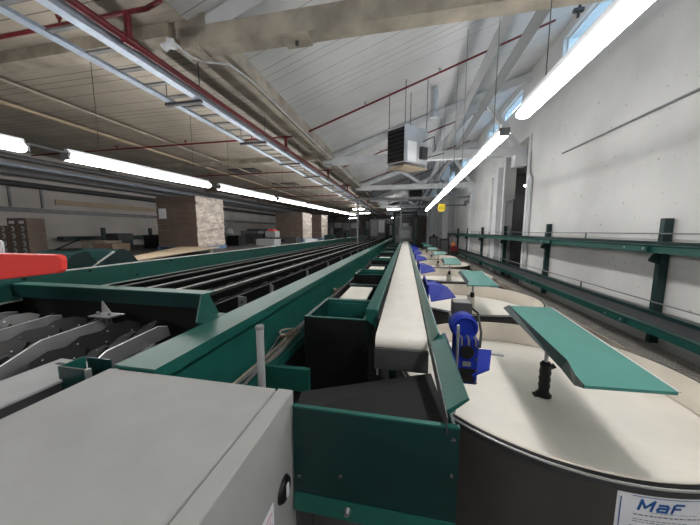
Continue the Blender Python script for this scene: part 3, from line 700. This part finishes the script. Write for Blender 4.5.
# cables along the lower flange
cl = thing('cable_loom', 'tangled beige cables lying along the green beam ledge', 'cables', (-1.0, 6, -1.03))
rr = random.Random(5)
for j in range(5):
    ph = rr.uniform(0, 6); amp = rr.uniform(.008, .02); base = -1.11 + j * .022
    pts = []
    for i in range(150):
        y = .96 + i * .1
        lump = math.exp(-((y - 2.3) / .22) ** 2) + .9 * math.exp(-((y - 4.2) / .35) ** 2) + .8 * math.exp(-((y - 6.4) / .3) ** 2)
        pts.append((base + amp * math.sin(y * (3 + j) + ph) * (1 + lump), y, -1.03 + .01 * (j % 3) + lump * .035 * (1 + math.sin(y * 9 + j * 2)) / 1.5))
    MB().tube(pts, .009, 6).build('cable', 'cable' if j % 2 else 'mgrey', cl, smooth=True)
for (y, s) in ((2.3, .07), (4.2, .075), (6.4, .07), (8.4, .06)):
    for j in range(3):
        pts = [(-1.06 + s * .5 * math.cos(a) * (1 + .15 * j), y + s * 2.2 * math.sin(a), -.985 + .022 * j + .04 * math.cos(a + j)) for a in [math.pi * 2 * i / 20 for i in range(21)]]
        MB().tube(pts, .008, 6).build('coiled_cable', ('cable', 'copper', 'cable')[j], cl, smooth=True)
pp = thing('stub_post', 'short grey steel post standing behind the grey enclosure', 'post', (-.705, 1.2, FL))
MB().tube([(-.705, 1.2, FL), (-.705, 1.2, -.48)], .019, 14).build('tube', 'lgrey', pp, smooth=True)
MB().lathe([(0, -.468), (.019, -.469), (.022, -.474), (.022, -.488), (.019, -.488)], (-.705, 1.2, 0), 14).build('cap', 'mgrey', pp, smooth=True)

# ================================================================== grey control enclosure
ce = thing('control_enclosure', 'large light grey metal control enclosure in the near left corner', 'enclosure', (-.85, .4, FL))
MB().box(-1.29, -.482, -.35, .925, -1.45, -.612).build('body', 'boxgrey', ce, bevel=.006)
dr = MB().box(-.476, -.413, -.35, .93, -1.45, -.613).build('door', 'boxgrey', ce, bevel=.005)
lk = MB().lathe([(0, -.397), (.028, -.397), (.04, -.401), (.046, -.413)], (0, .82, -.93), 24, axis='x').build('lock', 'black', dr, smooth=True)
MB().box(-.3975, -.393, .812, .828, -.952, -.905).build('key_slot', 'white', dr)
MB().box(-.4128, -.4122, .66, .745, -1.04, -.90).build('warning_sticker', 'paper', dr)
sk = MB()
for k in range(5): sk.box(-.4121, -.4118, .67, .735 - .012 * (k % 2), -1.02 + k * .022, -1.014 + k * .022)
sk.build('sticker_print', 'pink', dr)
for x in (-1.25, -.53):
    for y in (-.3, .86): MB().box(x, x + .05, y, y + .05, FL, -1.45).build('leg', 'dgrey', ce)
# grey cover + green bracket left of it
wc = thing('channel_cover', 'pale grey slotted channel cover left of the grey enclosure', 'cover', (-1.6, .6, FL))
MB().box(-1.75, -1.49, -.2, 1.03, -.675, -.66).build('cover_plate', 'lgrey', wc, bevel=.006)
MB().box(-1.74, -1.50, -.2, 1.02, -.80, -.675).build('channel_body', 'dgrey', wc)
for x, y in ((-1.66, .74), (-1.68, .98), (-1.60, .52)): MB().box(x - .022, x + .022, y - .008, y + .008, -.66, -.6585).build('slot', 'black', wc)
for y in (0, .9): MB().box(-1.64, -1.58, y, y + .06, FL, -.80).build('leg', 'dgrey', wc)
ub = thing('channel_bracket', 'dark green open bracket between grey cover and beam', 'bracket', (-1.44, .93, -.75))
MB().box(-1.50, -1.34, .87, .878, -.78, -.60).build('front_plate', 'dgreen', ub)
MB().box(-1.48, -1.345, .965, .973, -.78, -.60).build('back_plate', 'dgreen', ub)
MB().box(-1.508, -1.50, .87, .973, -.78, -.60).build('side_plate', 'green', ub)
MB().box(-1.35, -1.338, .865, .885, -.78, -.598).build('corner_edge', 'steel', ub)

# ================================================================== the sorter
# cross beam with gusset
xb = thing('cross_beam', 'green cross beam spanning the sorter lanes near the camera', 'beam', (-2.3, 1.62, -.6))
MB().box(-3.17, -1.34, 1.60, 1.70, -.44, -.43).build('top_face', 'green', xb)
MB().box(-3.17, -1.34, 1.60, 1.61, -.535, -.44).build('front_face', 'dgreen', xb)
MB().prism([(1.56, -.425), (1.62, -.425), (1.72, -.598), (1.50, -.598)], 'x', -1.345, -1.335).build('gusset', 'green', xb)
MB().box(-1.335, -1.278, 1.50, 1.72, -.61, -.598).build('foot', 'green', xb)
MB().box(-3.17, -1.36, 1.66, 1.68, -.90, -.535).build('shade_sheet', 'black', xb)  # black sheet added to stand in for the darkness under the beam
# far side panel
fp = thing('sorter_far_panel', 'long dark green sloped side panel on the far side of the sorter', 'panel', (-3.3, 15, FL))
MB().box(-3.22, -3.20, .3, YS, -.58, -.385).build('side_panel', 'green', fp)
MB().box(-3.21, -3.185, .3, YS, -.59, -.578).build('panel_edge', 'alu', fp)
MB().box(-3.25, -3.195, .3, YS, -.385, -.375).build('top_edge', 'alu', fp)
for k in range(30):
    y = 1.2 + k * .5; MB().lathe([(0, -3.190), (.012, -3.190), (.012, -3.2)], (0, y, -.41 - .12 * (k % 4 == 3)), 8, axis='x').build('bolt', 'black', fp)
for k in range(5):
    MB().box(-3.3, -3.22, 1 + k * 4.5, 1.1 + k * 4.5, FL, -.5).build('leg', 'dgreen', fp)
# lanes
LN = [-3.0, -2.62, -2.24, -1.8]
LL = ['far', 'second from far side', 'third from far side', 'near']
WZ = -.62
bed = tag(MB().box(-3.18, -1.28, .7, YS, -1.0, -.93).build('sorter_bed', 'black'), 'black bed plate beneath the sorter lanes', 'machine bed')
def lane(x, i):
    t = thing('sorter_lane', '%s black sorter lane with pale edge rails' % {0: 'leftmost', 1: 'second from left', 2: 'third from left', 3: 'rightmost'}[i], 'conveyor lane', (x, 15, -.93), 'black sorter lanes')
    MB().box(x - .12, x - .03, 1.75, 23.5, -.93, WZ).build('left_housing', 'matte', t)
    MB().box(x + .03, x + .12, 1.75, 23.5, -.93, WZ - .05).build('right_housing', 'matte', t)
    MB().box(x - .125, x - .112, 1.75, 23.5, WZ, WZ + .012).build('edge_rail', 'alu', t)
    MB().box(x + .112, x + .117, 1.75, 23.5, WZ - .05, WZ - .046).build('edge_rail', 'plate', t)
    MB().box(x - .03, x + .03, 1.75, 23.5, -.93, -.72).build('chain_bed', 'matte', t)
    for k in range(30):
        y = 2.1 + k * .42 + i * .1
        MB().obox((x + .012, y, -.70), (.05, .16, .05), rz=.2 * ((k * 7) % 3 - 1)).build('carrier_cup', 'black', t)
    for k in range(12):
        y = 2.5 + k * 1.3 + i * .22
        MB().obox((x + .135, y, WZ - .12), (.03, .05, .10)).build('side_bracket', 'mgrey', t)
        MB().lathe([(0, WZ - .05), (.012, WZ - .05), (.012, WZ - .07)], (x + .115, y, 0), 8).build('screw', 'steel', t)
    return t
for i, x in enumerate(LN): lane(x, i)
tp = thing('sensor_tab', 'upright perforated steel tab at the rightmost lane', 'bracket', (-1.49, 2.2, -.9))
MB().box(-1.50, -1.42, 2.2, 2.21, -.93, -.60).build('tab_plate', 'steel', tp)
for z in (-.65, -.69): MB().lathe([(0, 2.195), (.01, 2.195), (.01, 2.2)], (-1.46, 0, z), 8, axis='y').build('hole', 'black', tp)

# singulator in front of the cross beam
def plate(x, i):
    """bent steel divider, standing along the lane"""
    t = thing('lane_divider', '%s bent steel lane divider in the foreground' % ['rightmost', 'second from right', 'third from right', 'leftmost'][i], 'divider', (x, 1.2, -.93), 'steel lane dividers')
    prof = [(.62, -.90), (.95, -.755), (1.18, -.66), (1.50, -.635), (1.56, -.65), (1.56, -.73), (1.25, -.77), (.95, -.89), (.62, -.93)]
    if i == 0: prof = [(1.06, -.745), (1.18, -.685), (1.50, -.65), (1.56, -.67), (1.56, -.73), (1.25, -.76), (1.06, -.86)]
    lean = .10
    mb = MB(); n = len(prof)
    def P(y, z, o): return (x + o + (z + .93) * -lean * 3 + .10 * (y - 1.1), y, z)
    mb.add([P(a, b, 0) for a, b in prof] + [P(a, b, .006) for a, b in prof], [tuple(range(n)), tuple(range(2 * n - 1, n - 1, -1))] + [(j, j + n, (j + 1) % n + n, (j + 1) % n) for j in range(n)])
    mb.build('plate', 'plate', t)
    MB().tube([P(a, b + .002, .003) for a, b in prof[:5 if i else 4]], .0035, 6).build('bright_edge', 'alu', t)
    MB().tube([P(.74 if i else 1.08, -.90 if i else -.80, .03), P(1.1, -.80, .03), P(1.42, -.735, .03)], .008, 8).build('guide_rail', 'steel', t, smooth=True)
    MB().tube([P(1.4, -.735, .03), P(1.4, -.735, .0)], .008, 6).build('rail_clip', 'steel', t)
    return t
for i, x in enumerate((-1.60, -2.08, -2.56, -3.02)): plate(x, i)
rs = random.Random(11)
for i, x in enumerate((-1.84, -2.32, -2.80)):
    cpt = thing('cup_chain', '%s chain of glossy black fruit cups in the foreground' % ['right hand', 'middle', 'left hand'][i], 'conveyor chain', (x, 1.1, -.93), 'foreground cup chains')
    for k in range(6):
        y = .60 + k * .172; z = -.825 + .13 * min(1, (y - .5) / .9)
        if i == 0 and y < 1.1: continue
        for s in (-1, 1):
            rz = .5 * s + rs.uniform(-.15, .15)
            c = Vector((x + s * .075, y + (.04 if s > 0 else 0), z))
            m = Matrix.Translation(c) @ Matrix.Rotation(rz, 4, 'Z') @ Matrix.Rotation(-.45 * s, 4, 'Y') @ Matrix.Rotation(.12, 4, 'X')
            out = [(-.03, -.085), (.03, -.09), (.062, -.04), (.066, .03), (.04, .08), (-.02, .095), (-.06, .05), (-.066, -.03)]
            mb = MB(); n = 8
            mb.add([m @ Vector((a * 1.5, b * 1.35, 0)) for a, b in out] + [m @ Vector((a * 1.4, b * 1.25, .014)) for a, b in out], [tuple(range(n - 1, -1, -1)), tuple(range(n, 2 * n))] + [(j, (j + 1) % n, (j + 1) % n + n, j + n) for j in range(n)])
            cup = mb.build('cup', 'gloss', cpt)
            for dx, dy in ((-.03, -.06), (.03, .06)):
                MB().tube([m @ Vector((dx, dy, .014)), m @ Vector((dx, dy, .018))], .005, 8).build('screw', 'steel', cup)
    MB().box(x - .03, x + .03, .6, 1.6, -.93, -.86).build('chain_bed', 'black', cpt)
# bent metal brackets at the cross beam
for i, (x, y, z) in enumerate([(-2.1, 1.47, -.60)]):
    t = thing('folded_bracket', 'pointed steel bracket midway under the cross beam', 'bracket', (x, y, z - .1))
    MB().slab([(x - .10, y, z), (x + .08, y, z), (x + .10, y + .1, z), (x - .09, y + .1, z)], .008).build('flat', 'steel', t)
    MB().prism([(x - .10, z), (x - .02, z), (x - .09, z + .085)], 'y', y + .09, y + .1).build('fin', 'alu', t)
    MB().tube([(x - .05, y + .03, z), (x - .05, y + .03, z + .025)], .01, 8).tube([(x + .05, y + .03, z), (x + .05, y + .03, z + .025)], .01, 8).build('bolt', 'steel', t)
    MB().box(x - .02, x + .02, y + .04, y + .06, -.93, z - .008).build('stem', 'dgrey', t)

# red bar and white box at far left
rb = thing('red_guard', 'bright red rounded plastic guard at the left edge', 'guard', (-1.9, 1.1, -.3))
pr = [(-3.0, -.116), (-1.66, -.112), (-1.635, -.119), (-1.627, -.135), (-1.633, -.189), (-1.656, -.204), (-3.0, -.364)]
MB().prism(pr, 'y', 1.0, 1.03).build('guard_body', 'red', rb, bevel=.006)
MB().box(-2.98, -2.9, 1.0, 1.03, FL, -.35).build('support', 'dgrey', rb)
wb = thing('white_box', 'small white rounded box above the red guard at left edge', 'box', (-2.75, 1.5, -.25))
MB().box(-2.98, -2.62, 1.3, 1.33, -.20, -.06).build('box_body', 'white', wb, bevel=.02)
MB().box(-2.93, -2.85, 1.31, 1.35, -.93, -.20).build('support', 'dgrey', wb)
# triangular hoods behind the far panel
for i, (y0, y1) in enumerate(((2.18, 2.60), (2.61, 3.08))):
    h = thing('gable_hood', ['left', 'right'][i] + ' of two dark green gabled hoods behind the far panel', 'hood', (-3.7, y0, -.6), 'green gabled hoods')
    MB().prism([(y0, -.42), (y0 + .08, -.33), (y0 + .16, -.26), (y0 + .24, -.23), (y0 + .30, -.235), (y1 - .08, -.31), (y1, -.42)], 'x', -4.2, -3.6).build('hood_shell', 'dgreen', h)
    if i: MB().prism([(y0 - .12, -.42), (y0 + .16, -.252), (y0 + .17, -.264), (y0 - .11, -.43)], 'x', -3.62, -3.595).build('hood_edge', 'alu', h)
    MB().box(-4.0, -3.65, y0 + .05, y1 - .05, -.58, -.42).build('base', 'dgreen', h)

# ================================================================== left background: pallets, boards, racks
def pallet(x0, x1, y0, y1, z, zt, lb, lb2, grp, tagp=True):
    p = thing('pallet', lb2, 'pallet', ((x0 + x1) / 2, y0, -.58), 'pallets on the deck')
    for k in range(3):
        x = x0 + (x1 - x0 - .1) * k / 2; MB().box(x, x + .1, y0, y1, -.58, z - .02).build('stringer', 'bluepal', p)
    MB().box(x0, x1, y0, y1, z - .02, z).build('top_deck', 'bluepal', p)
    s = thing('wrapped_load', lb, 'pallet load', ((x0 + x1) / 2, (y0 + y1) / 2, z), grp)
    core = MB(); nz = 9; h = (zt - z) / nz
    for k in range(nz):
        o = .008 * (k % 2); core.box(x0 + .03 + o, x1 - .04 - o, y0 + .03 + o, y1 - .03, z + k * h, z + (k + 1) * h - .006)
    core.build('stacked_sheets', 'dcard', s)
    # crinkled wrap on the side towards the hall
    r = random.Random(int(y0 * 10)); n, m_ = 18, 34; vs = []
    for i in range(m_ + 1):
        for j in range(n + 1):
            vs.append((x1 - .035 + .020 * r.random() + .005 * math.sin(i * 1.1) + .006 * math.sin(i * .7 + j), y0 + .03 + (y1 - y0 - .06) * j / n, z + (zt - z) * i / m_))
    mb = MB().add(vs, [(i * (n + 1) + j, i * (n + 1) + j + 1, (i + 1) * (n + 1) + j + 1, (i + 1) * (n + 1) + j) for i in range(m_) for j in range(n)])
    wr = mb.build('stretch_wrap', 'wrap', s); md = wr.modifiers.new('th', 'SOLIDIFY'); md.thickness = .004
    if tagp: MB().box(x0 + .12, x0 + .38, y0 + .018, y0 + .03, zt - .66, zt - .36).build('paper_tag', 'paper', s)
    return s
pallet(-7.44, -6.0, 7.0, 8.3, -.47, 1.03, 'tall brown wrapped pallet load with paper tag, nearest of the stacks', 'pallet beneath the nearest tall wrapped load', 'wrapped pallet loads')
pallet(-7.05, -5.42, 14.0, 15.5, -.42, 1.0, 'brown wrapped pallet load, second stack from the left', 'pallet beneath the second wrapped load', 'wrapped pallet loads', False)
pallet(-6.5, -5.3, 17.0, 18.4, -.42, 1.05, 'wrapped pallet load farthest of the three stacks', 'pallet beneath the farthest wrapped load', 'wrapped pallet loads', False)
bd = thing('board_table', 'pale plywood board lying beside the far panel near the big load', 'board', (-5, 5, -.58))
MB().add([(-4.62, 3.7, -.45), (-4.07, 3.34, -.45), (-5.2, 6.9, -.45), (-6.5, 6.85, -.45), (-4.62, 3.7, -.47), (-4.07, 3.34, -.47), (-5.2, 6.9, -.47), (-6.5, 6.85, -.47)],
         [(0, 1, 2, 3), (7, 6, 5, 4), (0, 4, 5, 1), (1, 5, 6, 2), (2, 6, 7, 3), (3, 7, 4, 0)]).build('board', 'ply', bd)
for x, y in ((-4.6, 4.0), (-5.2, 6.4), (-6.0, 6.5)): MB().box(x, x + .08, y, y + .08, -.58, -.47).build('block', 'tan', bd)
# wall boards
for i, (a, b, z0, z1) in enumerate(((6.8, 10.3, .84, 1.0), (10.5, 14.5, .78, .98))):
    tag(MB().box(LX, LX + .06, a, b, z0, z1).build('wall_board', 'ply'), ['left', 'right'][i] + ' bare timber board fixed high on the left wall', 'board', 'timber boards on the left wall')
tag(MB().box(LX, LX + .05, -2, 30, .55, .68).build('wall_rail', 'mgrey'), 'long grey rail along the left wall under the timber boards', 'rail')
for i, y in enumerate((5.75, 6.45)): tag(MB().box(LX, LX + .04, y, y + .05, .69, 1.25).build('wall_strut', 'mgrey'), ['left', 'right'][i] + ' dark strut on the left wall above the carton stack', 'strut', 'struts on the left wall')
rk = thing('wall_conveyor', 'dark green rail on two posts along the left wall', 'conveyor', (-10.6, 9, -.58))
MB().box(-10.75, -10.5, 6.6, 13.5, -.28, -.17).build('rail', 'dgreen', rk)
for y in (7.85, 9.7, 11.6): MB().box(-10.72, -10.62, y, y + .1, -.58, .12).build('post', 'dgreen', rk)
MB().tube([(-10.5, 6.3, -.6), (-10.5, 7.2, -.2)], .02, 6).build('brace', 'dgreen', rk)
# carton stack at the far left
n = 0
for r_ in range(5):
    for c_ in range(3):
        x = -10.05 + .33 * c_; z = -.58 + .18 * r_
        if r_ == 4 and c_ == 0: continue
        cn = thing('roll_carton', 'carton in the stack by the left wall, %s row, %s' % (['lowest', 'second lowest', 'middle', 'second highest', 'top'][r_], ['left', 'middle', 'right'][c_]), 'carton', (x + .16, 5.2, z), 'stacked cartons at far left')
        MB().box(x, x + .325, 5.0, 5.35, z, z + .176).build('carton_body', 'dcard', cn, bevel=.004)
        if r_ < 4:
            MB().lathe([(0, 4.985), (.035, 4.985), (.05, 4.99), (.075, 5.0)], (x + .16, 0, z + .09), 16, axis='y').build('roll_end', 'lgrey', cn)
            MB().lathe([(0, 4.98), (.027, 4.98), (.027, 4.985)], (x + .16, 0, z + .09), 12, axis='y').build('core_hole', 'black', cn)
        else: MB().box(x + .08, x + .24, 4.992, 5.0, z + .04, z + .11).build('carton_label', 'paper', cn)
# clutter on the deck
def crate(x, y, wx, wy, h, m, lb, grp=None):
    t = thing('crate', lb, 'crate', (x, y, -.58), grp)
    z = -.58
    MB().box(x, x + wx, y, y + wy, z, z + .03).build('crate_floor', m, t)
    MB().box(x, x + .03, y, y + wy, z + .03, z + h).build('crate_end', m, t)
    MB().box(x + wx - .03, x + wx, y, y + wy, z + .03, z + h).build('crate_end', m, t)
    MB().box(x + .03, x + wx - .03, y, y + .03, z + .03, z + h - .05).build('crate_side', m, t)
    MB().box(x + .03, x + wx - .03, y + wy - .03, y + wy, z + .03, z + h - .05).build('crate_side', m, t)
    MB().box(x - .01, x + wx + .01, y - .01, y, z + h - .05, z + h).build('crate_rim', m, t)
    MB().box(x - .01, x + wx + .01, y + wy, y + wy + .01, z + h - .05, z + h).build('crate_rim', m, t)
    return t
crate(-8.6, 7.6, .6, .4, .45, 'black', 'black crate left of the tall wrapped load')
crate(-8.5, 8.4, .5, .4, .5, 'lgrey', 'pale crate behind the black crate left of the tall load')
crate(-9.6, 8.6, .6, .5, .35, 'bluepal', 'blue crate by the left wall, left of the tall load')
crate(-9.8, 6.6, .9, .5, .28, 'tan', 'low brown crate right of the carton stack')
crate(-8.8, 6.2, .7, .5, .22, 'card', 'shallow cardboard tray in front of the left wall rail')
crate(-7.6, 12.0, .9, .6, .45, 'dgrey', 'dark crate right of the tall load, by the wall')
crate(-8.4, 12.8, 1.0, .6, .6, 'mgrey', 'grey crate against the left wall between the loads')
crate(-6.0, 10.2, .8, .6, .25, 'lgrey', 'low pale crate just right of the tall load')
crate(-5.0, 20, .8, .6, .5, 'dgreen', 'green crate beyond the farthest load')
crate(-7.0, 21, 1.2, .8, .8, 'dgrey', 'large dark crate deep beyond the loads')
crate(-4.7, 12.4, .5, .4, .2, 'white', 'small white tray close behind the far panel')
crate(-9.9, 7.4, .5, .5, .5, 'dgrey', 'tall dark crate under the left wall rail')
crate(-8.0, 9.4, .6, .5, .55, 'dgrey', 'dark crate directly behind the tall wrapped load')
crate(-6.9, 9.6, .5, .5, .4, 'black', 'black crate at the right rear of the tall wrapped load')
crate(-5.6, 12.0, .6, .5, .3, 'dgrey', 'dark crate right of the red topped machine')
crate(-8.9, 14.2, .9, .7, .7, 'dgrey', 'big dark crate by the wall left of the second load')
crate(-4.6, 15.2, .6, .5, .35, 'dgreen', 'green crate right of the second wrapped load')
crate(-4.5, 17.4, .6, .5, .5, 'black', 'black crate right of the farthest wrapped load')
crate(-9.0, 10.6, .7, .6, .6, 'dgreen', 'green crate by the wall behind the tall load')
# small grey machine with red top
gm = thing('taping_machine', 'small grey machine with a red top between the wrapped loads', 'machine', (-6.4, 12.6, -.58))
MB().box(-6.5, -6.0, 11.9, 12.4, -.3, .0).build('cabinet', 'lgrey', gm, bevel=.01)
MB().box(-6.4, -6.1, 11.95, 12.35, .0, .08).build('red_cover', 'red', gm, bevel=.02)
for x in (-6.5, -6.06):
    for y in (11.9, 12.34): MB().box(x, x + .06, y, y + .06, -.58, -.3).build('leg', 'dgrey', gm)
wm = thing('winding_machine', 'grey round bodied machine right of the tall wrapped load', 'machine', (-8, 11.2, -.58))
MB().lathe([(0, -.3), (.22, -.3), (.3, -.1), (.22, .12), (0, .15)], (-7.6, 10.6, 0), 20).build('drum_body', 'mgrey', wm, smooth=True)
MB().box(-7.8, -7.4, 10.4, 10.8, -.58, -.3).build('base', 'dgrey', wm)
MB().tube([(-7.6, 10.6, .1), (-7.3, 10.5, .4), (-7.0, 10.5, .3)], .03, 8).build('arm', 'lgrey', wm)
# far machinery beyond the belt end
def machine(x, y, wx, wy, z0, z1, m, lb, name='machine_cabinet'):
    t = thing(name, lb, 'machine', (x + wx / 2, y + wy / 2, z0))
    MB().box(x, x + wx, y, y + wy, z0, z1).build('cabinet', m, t, bevel=.02)
    MB().box(x + .08, x + wx * .5, y - .02, y, z0 + (z1 - z0) * .5, z1 - .1).build('door_panel', 'dgrey' if m != 'dgrey' else 'mgrey', t)
    MB().box(x + wx * .55, x + wx - .08, y - .015, y, z0 + (z1 - z0) * .6, z1 - .1).build('control_panel', 'lgrey', t)
    MB().tube([(x + wx * .3, y + wy * .5, z1), (x + wx * .3, y + wy * .5, z1 + .3)], .03, 8).build('vent_pipe', 'mgrey', t)
    return t
en = thing('end_tower', 'grey end tower with green posts straddling the belt at the far end', 'machine', (0, 17.5, FL))
MB().box(-.45, .45, 18, 18.3, -.6, .3).build('grey_panel', 'mgrey', en)
MB().box(-.3, .3, 17.7, 18, -.45, .05).build('belt_head', 'lgrey', en)
for x in (-.8, .55): MB().box(x, x + .16, 17.9, 18.3, FL, 1.1).build('post', 'dgreen', en)
MB().box(-.8, .71, 17.9, 18.2, 1.1, 1.22).build('top_beam', 'dgreen', en)
MB().box(-.35, .35, 17.9, 18.1, .5, .9).build('drive_unit', 'dgrey', en)
mm = [(-3.2, 25, 1.4, 1, 'dgrey', 1.1), (-1.9, 26.8, .7, .8, 'dgreen', .7), (-5.6, 24, 1.5, 1.2, 'dgrey', .8), (-.9, 24.5, 1.2, 1, 'mgrey', 1.3), (-7.8, 26, 1.8, 1, 'dgrey', .9), (-4.2, 29, 1.5, 1, 'dgreen', 1.0), (-2.6, 31, 1.0, 1, 'dgrey', 1.5), (-9.4, 19, 1.0, .8, 'dgrey', .8), (-8.8, 22.5, 1.1, 1, 'dgreen', .7)]
ml = ['dark machine cabinet beyond the left lanes', 'green machine cabinet left of the end tower', 'wide dark machine cabinet under the left tube row end', 'tall grey machine cabinet behind the end tower', 'broad dark machine cabinet deep on the left deck',
      'green machine cabinet in the far middle', 'tallest dark machine cabinet at the far end', 'dark machine cabinet by the left wall beyond the loads', 'green machine cabinet by the left wall in the distance']
for (x, y, a, b, m, zt), lb in zip(mm, ml): machine(x, y, a, b, -.58 if x < -4 else FL, zt, m, lb)
# orange and red clutter on the right side far down
oc = thing('parts_bin', 'red bin with orange parts beside the far round tables', 'bin', (2.1, 13.6, -1.38))
MB().box(2.2, 2.5, 13.9, 14.3, -1.0, -.70).build('bin_body', 'redpipe', oc, bevel=.02)
MB().lathe([(0, -.70), (.08, -.70), (.09, -.62), (.05, -.56), (0, -.56)], (2.32, 14.1, 0), 12).build('orange_part', 'orange', oc, smooth=True)
MB().box(2.2, 2.45, 13.95, 14.25, FL, -1.0).build('stand', 'dgrey', oc)
for i, (x, y) in enumerate(((2.05, 17.0), (1.6, 18.8), (2.0, 21.0))):
    t = thing('steel_cabinet', ['nearest', 'middle', 'farthest'][i] + ' dark steel cabinet at the far right by the tables', 'cabinet', (x, y, FL), 'cabinets at the far right')
    MB().box(x, x + .5, y, y + .5, FL, -.45 + .1 * i).build('cabinet_body', 'dgrey', t, bevel=.01)
    MB().box(x + .05, x + .45, y - .015, y, -1.6, -.55 + .1 * i).build('cabinet_door', 'mgrey', t)
# columns at the far right
for i, y in enumerate((17.5, 20.2, 23, 26)):
    tag(MB().box(2.2 - .1 * i, 2.5 - .1 * i, y, y + .3, FL, roofz(2.2 - .1 * i)).build('column', 'trusswhite'), '%s pale square column standing off the right wall at the far end' % ORD[i], 'column', 'pale columns at far right')
